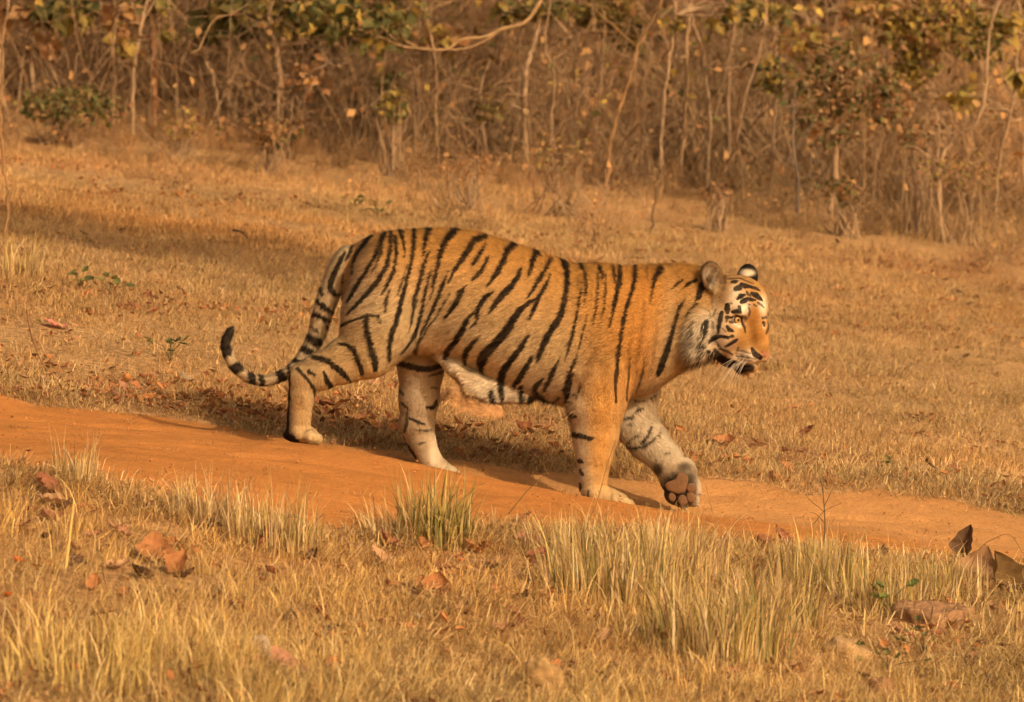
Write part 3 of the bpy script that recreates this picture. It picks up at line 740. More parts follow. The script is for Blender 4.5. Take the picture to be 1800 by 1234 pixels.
def coat(p, grp):
    u, v = proj(p); n = len(u)
    nzu = .9 * noise3(p * 160, 3) + .7 * noise3(p * 60, 5)
    c = np.tile(PA, (n, 1))
    vert_ = np.isin(grp, (2, 3, 4, 5)) & (v > 650)
    ca, sa_ = np.where(vert_, .1, .90), np.where(vert_, 1.0, -.42)
    al, ac = u * ca - v * -sa_ * np.where(vert_, -1, 1), u * np.where(vert_, 1, .42) + v * np.where(vert_, -.1, .90)
    hs = np.where(grp == 7, .6, 1.0)
    streak = noise3(np.stack([al / 15 / hs, ac / 3.0 / hs, p[:, 1] * 30], -1), 41) + .6 * noise3(np.stack([al / 34, ac / 7.0, p[:, 1] * 12], -1), 43)
    nzu = nzu + .75 * streak * hs
    def blob(x, y, rx, ry, col, s=1.0, sel=None, hard=2.0):
        w = s * np.exp(-(((u - x) / rx) ** 2 + ((v - y) / ry) ** 2) ** (hard / 2))
        if sel is not None: w = w * sel
        c[:] = c * (1 - w[:, None]) + np.asarray(col) * w[:, None]
    tor = (grp == 1) | (grp == 2) | (grp == 4)
    top = np.interp(u, TOR[:, 0], TOR[:, 1]); bot = np.interp(u, TOR[:, 0], TOR[:, 2])
    rel = np.clip((v - top) / (bot - top), -.1, 1.3)
    w = np.clip(1.12 - rel * 1.55, 0, 1)[:, None]
    low_ = np.clip((rel - .62) / .4, 0, 1)[:, None] * .55 * (u < 1010)[:, None] * (grp == 1)[:, None]
    c[:] = np.where(tor[:, None], (PA * (1 - w) + OR * w) * (1 - low_) + WH * .92 * low_, c)
    t1 = tor.astype(float)
    blob(640, 500, 38, 75, GR * 1.15, .75, t1); blob(700, 560, 60, 80, PA, .4, t1)
    blob(1085, 560, 85, 150, OR, .9, t1); blob(1130, 600, 55, 120, OD, .75, t1); blob(1150, 500, 60, 40, OD, .55, t1); blob(760, 430, 120, 50, OR, .6, t1); blob(1060, 690, 40, 70, OR, .8, t1)
    blob(860, 630, 120, 50, PA * 1.14, .85, t1); blob(980, 640, 60, 60, PA * 1.05, .5, t1); blob(790, 640, 40, 16, WH * .9, .6, t1); blob(760, 612, 40, 14, WH, .6, t1); blob(860, 690, 100, 26, WH, .9, t1 * (grp == 1)); blob(940, 690, 60, 26, GR, .6, t1); blob(1003, 715, 14, 60, GR, .7, t1)
    blob(1170, 640, 26, 60, PA, .7, t1); blob(1180, 560, 16, 90, PA, .35, t1); blob(1140, 690, 26, 26, GR * 1.05, .7, (grp == 1) * 1.)  # last grey blob paints the shade under the neck on the chest
    blob(600, 620, 60, 45, PA * np.array([1, .92, .8]), .8, (grp == 2) * 1.); blob(528, 720, 14, 60, np.array([.36, .21, .085]), .85, (grp == 2) * 1.); blob(545, 768, 26, 14, PA, .7, (grp == 2) * 1.)
    blob(508, 740, 8, 60, DK * 2.2, .75, (grp == 2) * 1.); blob(506, 770, 15, 9, DK, .8, (grp == 2) * 1.)  # first blob paints the rear edge as the shaded side, second the heel pad
    g4 = (grp == 4) * 1.
    blob(1058, 790, 24, 90, OR, .85, g4); blob(1020, 800, 12, 90, WH * .8, .8, g4); blob(1090, 885, 30, 14, PA, .8, g4)
    g3 = (grp == 3); c[g3] = GR * .95  # far hind leg greyed for the shade under the belly
    g3 = g3 * 1.; blob(764, 800, 12, 46, WH * .9, .6, g3); blob(735, 690, 26, 34, WH * .80, .25, g3); blob(795, 830, 30, 12, WH * .8, .7, g3); blob(722, 800, 8, 24, DK * 1.5, .7, g3)  # second blob paints the sunlit oval below the belly's shadow
    g5 = grp == 5; c[g5] = WH * .48 + PA * .22
    g5 = g5 * 1.; blob(1125, 690, 34, 22, GR, .9, g5); blob(1150, 715, 14, 26, GR, .6, g5); blob(1088, 775, 10, 10, PINK, .5, g5); blob(1185, 822, 22, 12, GR, .7, g5)  # first two grey blobs paint the shade under the neck
    blob(1156, 824, 10, 13, DK, .9, g5, 4); blob(1202, 820, 14, 9, DK, .9, g5, 4); blob(1218, 832, 10, 14, DK * 1.5, .7, g5, 4)
    blob(1195, 860, 37, 35, DK * .7, 1.0, g5 * (p[:, 1] < .05), 8); blob(1175, 868, 12, 20, DK, .8, g5, 4); blob(1232, 868, 8, 30, WH * .85, .8, g5)
    tl_ = (grp == 6); c[tl_] = PA * .95 + .05
    blob(440, 660, 90, 30, GR * 1.2, .8, tl_ * 1.); blob(590, 470, 30, 30, PA, .6, tl_ * 1.)
    hd = grp == 7
    c[hd] = OR * .72 + PA * .08
    h = hd * 1.
    def fb(x, y, rx, ry, col, s=1.0, hard=2.0): blob(1240 + x * .162, 470 + y * .162, rx * .162, ry * .162, col, s, h, hard)
    fb(-120, 250, 200, 200, OD, .8); fb(100, 350, 120, 120, PA, .7); fb(70, 620, 150, 190, WH * .88, .85); fb(-70, 780, 190, 190, WH * .95, .9); fb(200, 820, 120, 90, PINK * .3 + WH * .55, .8)
    fb(330, 290, 80, 120, WH, .75); fb(150, 520, 110, 90, PA * 1.1, .6); fb(415, 440, 75, 90, WH * 1.12, 1.0); fb(330, 400, 90, 60, WH, .75); fb(620, 430, 50, 105, WH * 1.12, 1.0); fb(340, 615, 60, 24, WH * 1.05, .9); fb(370, 640, 26, 20, WH * 1.08, .9); fb(350, 510, 60, 14, WH, .8)
    fb(540, 560, 88, 120, OD * .66, 1.0); fb(560, 740, 95, 105, OD * .58, 1.0); fb(530, 480, 50, 56, OD * .7, .8); fb(420, 800, 60, 120, OR * .72, .8); fb(300, 700, 60, 60, PA, .6)
    fb(430, 975, 120, 66, WH * 1.0, .95); fb(500, 1020, 100, 36, WH, .95); fb(500, 940, 20, 50, WH, .7); fb(640, 945, 55, 36, PINK, 1.0, 4); fb(640, 1000, 60, 22, PINK * .5 + WH * .4, .7); fb(640, 640, 14, 26, WH, .8)
    fb(310, 1100, 160, 82, BK * 2, .97, 4); fb(500, 1080, 40, 30, BK * 3, .9, 4); fb(455, 1140, 44, 12, WH * .6, .8); fb(200, 1010, 60, 60, BK * 2, .8)
    blob(1222, 596, 24, 40, WH * .95, .9, h, 4); blob(1216, 560, 14, 20, PA, .7, h); blob(1234, 606, 4, 16, GR * .35, .75, h); blob(1213, 604, 3.5, 20, GR * .5, .6, h); blob(1224, 588, 3, 16, GR * .4, .6, h); blob(1222, 622, 10, 6, PA * .8, .6, h); blob(1240, 600, 4, 20, GR * .5, .5, h); blob(1206, 585, 4, 20, PA, .6, h)
    # ears
    near_ear = h * (u < 1278) * (v < 512) * (u > 1228)
    c[near_ear > .5] = c[near_ear > .5] * .3 + np.array([.20, .11, .045]) * .7; blob(1252, 486, 17, 24, np.array([.22, .14, .075]), 1.0, near_ear, 4); blob(1251, 500, 9, 13, DK, .9, near_ear); blob(1262, 508, 9, 10, PA, .8, near_ear)
    re_ = np.hypot((u - 1252) / 19, (v - 487) / 26); wr_ = near_ear * np.clip((re_ - .84) / .1, 0, 1) * (v < 500); c[:] = c * (1 - .7 * wr_[:, None]) + DK * .7 * wr_[:, None]
    ws_ = near_ear * (re_ < .8) * np.clip(noise3(np.stack([u * .28 + v * .12, v * .05, u * 0], -1), 17) * 1.6, 0, 1); c[:] = c * (1 - .6 * ws_[:, None]) + WH * .8 * .6 * ws_[:, None]
    far_ear = h * (v < 499) * (u > 1292) * (p[:, 1] > .0)
    c[far_ear > .5] = BK * 1.3
    blob(1313, 480, 13, 6.5, WH * 1.15, 1.0, far_ear, 4)
    m = np.zeros(n)
    for gsel, lst, soft in (((grp == 1) | (grp == 2) | (grp == 4), BODY, 1.9), (grp == 6, TAILS, 2.0), (grp == 3, FARH, 1.8), (grp == 5, FARF, 1.8), (grp == 7, FACE, 1.3)):
        k = np.where(gsel)[0]
        if len(k): m[k] = stripes(u[k], v[k], lst, nzu[k] * (.45 if lst is FACE else 1.0), soft)
    k = np.where(grp == 7)[0]; m[k] = np.maximum(m[k], stripes(u[k], v[k], BODY[:56], nzu[k], 1.9) * (u[k] < 1236))
    m[far_ear > .5] = 0
    k = np.where(np.isin(grp, (1, 2, 4)))[0]; sm = stripes(u[k], v[k], SOFT, nzu[k], 5.0) * .45; c[k] = c[k] * (1 - sm[:, None]) + np.array([.15, .065, .022]) * sm[:, None]
    m *= np.clip(.95 + .08 * streak, .75, .985)
    c = c * (1 - m[:, None]) + BK * m[:, None]
    m_ = m * np.clip(.93 + .10 * streak, .7, 1)
    return c * (1 + np.where(np.isin(grp, (3, 5)), .05, .13) * streak + .08 * noise3(p * 90, 9) + .08 * noise3(p * 18, 11))[:, None], m_

# lower subdivision noise: relax only the new fine vertices a little
tcol_, _m = coat(tv, tg)
tiger = add('tiger', None, None, loc=tuple(P(900, 860, 0)), label='striped orange tiger walking along the red dirt track, one forepaw lifted', cat='tiger')
TO = np.array(tiger.location)
M_coat = mat_attr('tiger_coat', .75, .18, noise=(260, .82, 1.16), bump=(300, .35, .004))
body_me = make_mesh('body', tv - TO, tq, ttri, np.clip(tcol_, .004, 1))
body = add('body', body_me, M_coat, tiger)

# --- fur: short blades rooted on the coat, coloured like the coat under them
body_me.update()
vn = np.zeros((len(tv), 3), np.float32); body_me.vertex_normals.foreach_get('vector', vn.ravel()) if False else None
vn = np.array([0.0] * (3 * len(tv)), np.float32); body_me.vertex_normals.foreach_get('vector', vn); vn = vn.reshape(-1, 3)
tri_all = np.concatenate([tq[:, [0, 1, 2]], tq[:, [0, 2, 3]], ttri]) if len(ttri) else np.concatenate([tq[:, [0, 1, 2]], tq[:, [0, 2, 3]]])
A_, B_, C_ = tv[tri_all[:, 0]], tv[tri_all[:, 1]], tv[tri_all[:, 2]]
area = np.linalg.norm(np.cross(B_ - A_, C_ - A_), axis=1) / 2
def hair_roots(n, wgt=None):
    w = area if wgt is None else area * wgt
    f = np.searchsorted(np.cumsum(w) / w.sum(), rng.random(n)); f = np.minimum(f, len(w) - 1)
    a, b = rng.random(n), rng.random(n); s_ = a + b > 1; a[s_], b[s_] = 1 - a[s_], 1 - b[s_]
    c = 1 - a - b
    i, j, k = tri_all[f].T
    p = tv[i] * c[:, None] + tv[j] * a[:, None] + tv[k] * b[:, None]
    nn = vn[i] * c[:, None] + vn[j] * a[:, None] + vn[k] * b[:, None]; nn /= np.linalg.norm(nn, axis=1, keepdims=True) + 1e-9
    return p, nn, tg[i]
_cen_f = (A_ + B_ + C_) / 3; _u, _v = proj(_cen_f)
wgt = 1 + 2.0 * ((_u > 1195) & (_v < 680)) + .8 * (_cen_f[:, 1] < .02) - .5 * (_cen_f[:, 1] > .1)
N_FUR = 380000
hp_, hn_, hg_ = hair_roots(N_FUR, wgt)
hu, hv = proj(hp_)
flow = np.tile(np.array([-1, 0, -.45]), (N_FUR, 1))
legs_ = np.isin(hg_, (2, 3, 4)) & (hv > 640); flow[legs_] = (.0, 0, -1)
lf = hg_ == 5; flow[lf] = (.6, 0, -.8)
tlm = hg_ == 6
if tlm.any():
    tp = np.stack([P(*r[:3]) for r in tl]); d2 = ((hp_[tlm][:, None, ::2] - tp[None, :, ::2]) ** 2).sum(-1).argmin(1)
    tg_t = np.gradient(tp, axis=0); flow[tlm] = tg_t[d2] / np.linalg.norm(tg_t[d2], axis=1, keepdims=True)
hm = hg_ == 7
nose = hp(0, 26, -45); rad_ = hp_ - nose; rad_ /= np.linalg.norm(rad_, axis=1, keepdims=True)
flow[hm] = rad_[hm] + np.array([-.1, 0, -.35]); rf_ = hm & (hu < 1250) & (hv > 550); flow[rf_] = np.array([-.75, -.2, -.65])
flow += .22 * rng.normal(size=flow.shape)
flow -= hn_ * (flow * hn_).sum(1, keepdims=True); flow /= np.linalg.norm(flow, axis=1, keepdims=True) + 1e-9
length = np.full(N_FUR, .017)
def lset(x, y, rx, ry, L, sel=None):
    w = np.exp(-(((hu - x) / rx) ** 2 + ((hv - y) / ry) ** 2))
    if sel is not None: w = w * sel
    length[:] = length * (1 - w) + L * w
length[hm] = .0052
lset(1224, 596, 26, 44, .050, hm); lset(1205, 600, 14, 40, .03); lset(1180, 470, 70, 16, .022); lset(1265, 510, 14, 14, .02); lset(1255, 486, 16, 18, .020); lset(860, 690, 110, 20, .026); lset(760, 620, 50, 14, .022)
lset(1305, 655, 16, 8, .012); lset(1200, 860, 50, 50, .005, lf); length[legs_] = np.minimum(length[legs_], .010); length[np.isin(hg_, (2, 3, 4)) & (hv > 760)] = .007
length *= .6 + .7 * rng.random(N_FUR)
keep = np.ones(N_FUR, bool)
# bare skin: eyes and nose
keep &= ~(hm & (hu > 1333) & (hv > 616) & (hv < 634))
for (x, y) in ((1296, 562), (1345, 564)): keep &= ~(hm & (np.hypot((hu - x) / 1.3, hv - y) < 7))
hcol, _ = coat(hp_, hg_)
hcol *= (1 + np.where(np.isin(hg_, (3, 5)), .22, .66) * (rng.random(N_FUR) - .46))[:, None]
lift = .32 + .35 * rng.random(N_FUR)
hd_ = flow * np.cos(lift)[:, None] + hn_ * np.sin(lift)[:, None]
side = np.cross(hd_, hn_); side /= np.linalg.norm(side, axis=1, keepdims=True) + 1e-9
wd = (.0009 + .0011 * rng.random(N_FUR)) * np.where(hm & (hu > 1250), .6, 1)
k = np.where(keep)[0]; n_ = len(k)
r0 = hp_[k] - hn_[k] * .001
va = r0 - side[k] * wd[k, None]; vb = r0 + side[k] * wd[k, None]; vc = r0 + hd_[k] * length[k, None]
fv = np.stack([va, vb, vc], 1).reshape(-1, 3) - TO
fn = np.repeat((hn_[k] + .25 * rng.normal(size=(n_, 3))), 3, 0); fn /= np.linalg.norm(fn, axis=1, keepdims=True)
fc = np.repeat(hcol[k], 3, 0)
# longer locks: cheek ruff, nape, belly fringe, elbow, chin, ear tufts
LOCKS = [(1222, 600, 24, 40, 1500, .050, .0024, (-.70, -.25, -.70)), (1238, 622, 26, 12, 500, .036, .002, (-.45, -.2, -.9)), (1185, 466, 55, 10, 500, .030, .0016, (-.9, 0, .35)), (860, 692, 90, 12, 700, .030, .0016, (-.55, -.1, -.8)),
         (960, 706, 45, 8, 250, .026, .0016, (-.5, 0, -.85)), (1003, 728, 10, 40, 260, .028, .0016, (-.75, 0, -.65)), (1264, 508, 10, 12, 220, .024, .0014, (-.3, -.2, -.9)), (1250, 488, 12, 16, 160, .022, .0013, (.5, -.6, .3)), (745, 618, 50, 8, 300, .022, .0016, (-.5, 0, -.8)), (1300, 656, 16, 5, 120, .016, .0013, (-.3, 0, -.9)), (640, 440, 40, 14, 200, .018, .0014, (-.8, 0, -.2))]
xv, xn, xc = [], [], []
for (x, y, rx, ry, cnt, Lk, wk, dk) in LOCKS:
    w_ = np.exp(-(((_u - x) / rx) ** 2 + ((_v - y) / ry) ** 2) ** 2) * (_cen_f[:, 1] < (.05 if y > 600 else .02)); w_ = w_[:len(area)]
    if w_.sum() < 1: continue
    p_, n_, g_ = hair_roots(cnt, w_)
    f_ = np.array(dk) + .22 * rng.normal(size=(cnt, 3)); f_ /= np.linalg.norm(f_, axis=1, keepdims=True)
    d_ = f_ * .92 + n_ * .34; d_ /= np.linalg.norm(d_, axis=1, keepdims=True)
    s_ = np.cross(d_, n_); s_ /= np.linalg.norm(s_, axis=1, keepdims=True) + 1e-9
    c_, m_ = coat(p_, g_); c_ = c_ * (.55 + .75 * rng.random((cnt, 1)))
    if Lk > .035: dark = rng.random(cnt) < .18; c_[dark] *= .3
    L_ = Lk * (.5 + .7 * rng.random((cnt, 1)))
    a_ = p_ - n_ * .001; xv.append(np.stack([a_ - s_ * wk, a_ + s_ * wk, a_ + d_ * L_ - np.array([0, 0, 1]) * L_ * .12], 1).reshape(-1, 3) - TO)
    nn_ = n_ + .35 * rng.normal(size=(cnt, 3)); xn.append(np.repeat(nn_ / np.linalg.norm(nn_, axis=1, keepdims=True), 3, 0)); xc.append(np.repeat(c_, 3, 0))
fv = np.concatenate([fv] + xv); fn = np.concatenate([fn] + xn); fc = np.concatenate([fc] + xc)
M_fur = mat_attr('tiger_fur', .7, .10)
fur = add('fur', make_mesh('fur', fv, None, np.arange(len(fv)).reshape(-1, 3), np.clip(fc, .004, 1), True, fn), M_fur, tiger)
fur['kind'] = 'stuff'

# --- eyes
def ball(name, c, look, r, mat, parent, iris=True):
    look = np.array(look, float); look /= np.linalg.norm(look)
    a = np.cross(look, [0, 0, 1]); a /= np.linalg.norm(a); b = np.cross(a, look)
    n1_, n2_ = 28, 24
    th = np.linspace(.0001, np.pi, n1_); ph = np.arange(n2_) / n2_ * 2 * np.pi
    v = (np.cos(th)[:, None, None] * look + np.sin(th)[:, None, None] * (np.cos(ph)[None, :, None] * a + np.sin(ph)[None, :, None] * b)) * r
    i = np.arange(n1_ - 1)[:, None] * n2_; j = np.arange(n2_)[None]; j2 = (j + 1) % n2_
    q_ = np.stack([i + j, i + n2_ + j, i + n2_ + j2, i + j2], -1).reshape(-1, 4)
    cc = np.empty((n1_, n2_, 3)); 
    for t_ in range(n1_):
        d_ = math.degrees(th[t_])
        cc[t_] = (.008, .006, .005) if d_ < 15 else ((.46, .25, .06) if d_ < 30 else ((.30, .17, .045) if d_ < 44 else ((.05, .03, .02) if d_ < 56 else (.5, .42, .33))))
    return add(name, make_mesh(name, v.reshape(-1, 3) + c - TO, q_, cols=cc.reshape(-1, 3)), mat, parent)
M_eye = mat_attr('wet_eye', .08, .6)
for (c_, nrm), lk in zip(EYES, ((.45, -.88, -.05), (.62, -.78, -.05))):
    ball('eye', c_, lk, 9.0 * PXM, M_eye, tiger)

# --- sole pads of the lifted paw
M_pad = mat_attr('paw_pad', .7, .25, noise=(120, .8, 1.15), bump=(150, .4, .003))
ZB = lambda x, y: (1130 + x * .10535, 780 + y * .10535)
def pad(name, outline, thick, Y0):
    o_ = np.array([ZB(*q_) for q_ in outline]); o_ = spline(np.vstack([o_, o_[:1]]), 33)[:-1]; c0 = o_.mean(0)
    rings = [(1.0, -.006), (1.0, thick * .25), (.93, thick * .62), (.78, thick * .88), (.5, thick * 1.0), (.02, thick * 1.02)]
    v = []
    for sc_, h_ in rings:
        e = c0 + (o_ - c0) * sc_; b_ = P(e[:, 0], e[:, 1], Y0); v.append(b_ + pn * h_)
    v = np.concatenate(v); n_ = len(o_); nr = len(rings)
    i = np.arange(nr - 1)[:, None] * n_; j = np.arange(n_)[None]; j2 = (j + 1) % n_
    q_ = np.stack([i + j, i + j2, i + n_ + j2, i + n_ + j], -1).reshape(-1, 4)
    c = np.tile(PADC, (len(v), 1)) * (1 + .1 * noise3(v * 60, 3))[:, None]
    return add(name, make_mesh(name, v - TO, q_, cols=c), M_pad, tiger)
PADY = .045 - 19 * PXM
pad('heel_pad', [(365,690),(395,760),(450,795),(560,835),(640,830),(705,795),(735,720),(755,610),(740,530),(690,490),(620,472),(575,500),(555,565),(480,615),(410,640)], .009, PADY - .004)
def el(cx, cy, rx, ry, rot): 
    a = np.arange(12) / 12 * 2 * np.pi; x, y = rx * np.cos(a), ry * np.sin(a); r_ = math.radians(rot)
    return [(cx + x_ * math.cos(r_) - y_ * math.sin(r_), cy + x_ * math.sin(r_) + y_ * math.cos(r_)) for x_, y_ in zip(x, y)]
pad('toe_pad', el(487, 888, 60, 80, -12), .008, PADY + .002); pad('toe_pad', el(665, 942, 78, 92, -22), .008, PADY); pad('toe_pad', el(803, 897, 80, 95, -28), .008, PADY); pad('toe_pad', el(812, 742, 80, 92, -50), .008, PADY + .002)

# --- claws of the lifted paw, whiskers
M_horn = mat_attr('claw_horn', .4, .4)
for (x0, y0, x1, y1) in ((1224, 866, 1239, 873), (1217, 886, 1233, 892), (1200, 892, 1208, 898)):
    pts_ = spline([P(x0, y0, .03), P((x0 + x1) / 2 + 1, (y0 + y1) / 2 - 2, .025), P(x1, y1, .022)], 7)
    v_, q_ = tube(pts_, np.linspace(3.2, .3, 7) * PXM, 6)
    add('claw', make_mesh('claw', v_ - TO, q_, cols=np.tile([.42, .30, .2], (len(v_), 1))), M_horn, tiger)
gw = Geo(); wr = np.random.default_rng(3)
for s_ in (-1, 1):
    for i in range(17):
        a_ = wr.random(); 
        p0 = hp(s_ * (17 + 11 * wr.random()), 15 - 16 * a_, -56 - 12 * wr.random())
        out = (HR * s_ * (.55 + .3 * wr.random()) + HF * (.15 - .75 * a_) + HU * (-.35 - .45 * wr.random() if s_ < 0 else .15 - .5 * wr.random()))
        L = (.10 + .09 * wr.random()) * (1.0 if s_ < 0 else .55)
        pts_ = spline([p0, p0 + out * L * .5 + HU * .004, p0 + out * L + HU * (-.022)], 9)
        v_, q_ = tube(pts_, np.linspace(.0008, .0003, 9), 4); gw.put(v_ - TO, q_, c=(.68, .56, .40))
whisk = add('whiskers', gw.mesh('whiskers'), M_horn, tiger); whisk['kind'] = 'stuff'
# ------------------------------------------------------------------ grass
def blades(n, spread, h0, h1, w0, lean, r, cols, seg=3, clump=.0, flatness=0.0):
    """n curved dry blades rooted in a disc; returns verts, quads, colours (origin at the ground)"""
    a = r.random(n) * 2 * np.pi; rad = spread * np.sqrt(r.random(n))
    base = np.stack([rad * np.cos(a), rad * np.sin(a), np.full(n, -.012)], -1)
    h = h0 + (h1 - h0) * r.random(n) ** 1.3
    az = a + r.normal(0, 1.1, n)
    ln = lean * np.exp(r.normal(-.15, .65, n)) + flatness
    t = np.linspace(0, 1, seg + 1)[None]
    bend = (ln * .35)[:, None] * t + (ln * .9)[:, None] * t ** 2
    ang = np.clip(bend, 0, 1.7)
    step = (h / seg)[:, None]
    dx = np.concatenate([np.zeros((n, 1)), np.cumsum(step * np.sin(ang[:, 1:]), 1)], 1)
    dz = np.concatenate([np.zeros((n, 1)), np.cumsum(step * np.cos(ang[:, 1:]), 1)], 1)
    cx = base[:, None, 0] + dx * np.cos(az)[:, None]; cy = base[:, None, 1] + dx * np.sin(az)[:, None]; cz = base[:, None, 2] + dz
    cen = np.stack([cx, cy, cz], -1)
    tw = az + np.pi / 2 + r.normal(0, .6, n)
    sd = np.stack([np.cos(tw), np.sin(tw), np.zeros(n)], -1)[:, None]
    w = (w0 * (.6 + .8 * r.random(n)))[:, None] * np.clip(1.05 - t ** 1.6, .06, 1)
    v = np.stack([cen - sd * w[..., None] / 2, cen + sd * w[..., None] / 2], 2)      # n, seg+1, 2, 3
    i = np.arange(n)[:, None] * (seg + 1) * 2 + np.arange(seg)[None] * 2
    q = np.stack([i, i + 1, i + 3, i + 2], -1).reshape(-1, 4)
    ci = r.integers(0, len(cols), n); c = np.asarray(cols)[ci] * (.75 + .5 * r.random((n, 1)))
    c = np.repeat(c, (seg + 1) * 2, 0)
    return v.reshape(-1, 3), q, c
STRAW = [(.54, .37, .15), (.60, .42, .19), (.46, .30, .12), (.66, .49, .24), (.38, .23, .10), (.54, .38, .13), (.34, .20, .10), (.74, .58, .32), (.68, .50, .20)]
GREENISH = [(.26, .22, .06), (.18, .17, .045), (.44, .33, .09), (.54, .40, .13), (.60, .44, .17), (.24, .19, .055)]
M_grass = mat_attr('dry_grass', .75, .15, transl=.25, inst=True)
M_blade = mat_attr('dry_blade', .7, .2, transl=.22)
M_twig_i = mat_attr('dry_twig', .9, .1, inst=True)
M_leaf_i = mat_attr('leaf_bit', .8, .15, transl=.25, inst=True)

hidden = bpy.data.collections.new('prototypes')      # never linked to the scene
def proto(name, me, mat):
    o = bpy.data.objects.new(name, me); 
    if not me.materials: me.materials.append(mat)
    hidden.objects.link(o); return o
def scatter(name, pts, rot, scl, tintc, idx, protos, label, cat=None, kind='stuff'):
    me = bpy.data.meshes.new(name); pts = np.asarray(pts, np.float32); n = len(pts)
    me.vertices.add(n); me.vertices.foreach_set('co', pts.ravel())
    for nm, tp, key, val in (('rot', 'FLOAT_VECTOR', 'vector', rot), ('scl', 'FLOAT', 'value', scl), ('idx', 'INT', 'value', idx)):
        a = me.attributes.new(nm, tp, 'POINT'); a.data.foreach_set(key, np.asarray(val, np.int32 if tp == 'INT' else np.float32).ravel())
    a = me.attributes.new('tint', 'FLOAT_COLOR', 'POINT'); c4 = np.ones((n, 4), np.float32); c4[:, :3] = tintc; a.data.foreach_set('color', c4.ravel())
    me.update()
    o = add(name, me, None, label=label, cat=cat, kind=kind)
    ng = bpy.data.node_groups.new(name + '_scatter', 'GeometryNodeTree')
    ng.interface.new_socket('Geometry', in_out='INPUT', socket_type='NodeSocketGeometry'); ng.interface.new_socket('Geometry', in_out='OUTPUT', socket_type='NodeSocketGeometry')
    N = ng.nodes; L = ng.links
    gi = N.new('NodeGroupInput'); go = N.new('NodeGroupOutput'); ip = N.new('GeometryNodeInstanceOnPoints'); jn = N.new('GeometryNodeJoinGeometry')
    for p in reversed(protos):
        oi = N.new('GeometryNodeObjectInfo'); oi.inputs['Object'].default_value = p; oi.inputs['As Instance'].default_value = False
        g2 = N.new('GeometryNodeGeometryToInstance'); L.new(oi.outputs['Geometry'], g2.inputs[0]); L.new(g2.outputs[0], jn.inputs[0])
    def na(nm, tp):
        q = N.new('GeometryNodeInputNamedAttribute'); q.data_type = tp; q.inputs['Name'].default_value = nm; return q.outputs['Attribute']
    er = N.new('FunctionNodeEulerToRotation'); L.new(na('rot', 'FLOAT_VECTOR'), er.inputs[0])
    L.new(gi.outputs[0], ip.inputs['Points']); L.new(jn.outputs[0], ip.inputs['Instance']); ip.inputs['Pick Instance'].default_value = True
    L.new(na('idx', 'INT'), ip.inputs['Instance Index']); L.new(er.outputs[0], ip.inputs['Rotation']); L.new(na('scl', 'FLOAT'), ip.inputs['Scale'])
    L.new(ip.outputs[0], go.inputs[0])
    md = o.modifiers.new('scatter', 'NODES'); md.node_group = ng
    return o

def field(n, y0, y1, r, pw=1.0, margin=.35):
    """random points over the strip of ground the camera can see between two depths"""
    y = y0 + (y1 - y0) * r.random(n) ** pw
    hw = (y + 20) * SC * 900 + margin
    x = (r.random(n) * 2 - 1) * hw
    return x, y
def place(x, y, r, tilt=.12):
    p = np.stack([x, y, H(x, y)], -1)
    rot = np.stack([r.normal(0, tilt, len(x)), r.normal(0, tilt, len(x)), r.random(len(x)) * 6.283], -1)
    return p, rot
gr = np.random.default_rng(11)
DUST = [(.47, .305, .135), (.51, .34, .15), (.43, .275, .12), (.55, .375, .175), (.40, .245, .11)]
short = [proto('short_tuft', make_mesh('short_tuft', *(lambda t: (t[0], t[1], None, t[2]))(blades(32, .11, .010, .050, .0042, 1.1, gr, DUST, 2))), M_grass) for _ in range(6)]
mid = [proto('mid_tuft', make_mesh('mid_tuft', *(lambda t: (t[0], t[1], None, t[2]))(blades(20, .075, .03, .13, .0040, 1.0, gr, STRAW, 3))), M_grass) for _ in range(5)]
tall = [proto('tall_tuft', make_mesh('tall_tuft', *(lambda t: (t[0], t[1], None, t[2]))(blades(15, .08, .08, .29, .0034, .75, gr, STRAW, 4))), M_grass) for _ in range(6)]
straw = [proto('straw_bits', make_mesh('straw_bits', *(lambda t: (t[0], t[1], None, t[2]))(blades(26, .14, .05, .20, .0036, 1.0, gr, STRAW, 2, flatness=1.1))), M_grass) for _ in range(4)]

def tints(x, y, r, base=(1, 1, 1), amp=.22):
    n = fbm2(x * .8, y * .5, 201, 3); g = fbm2(x * .45 + 7, y * .35, 205, 2)
    t = np.array(base)[None] * (1 + amp * n[:, None] + .18 * r.normal(size=(len(x), 1)))
    t = t * (1 + np.stack([.04 * g, -.10 * np.clip(g, 0, 1), -.25 * np.clip(g, 0, 1)], -1))
    return np.clip(t, .25, 1.7)
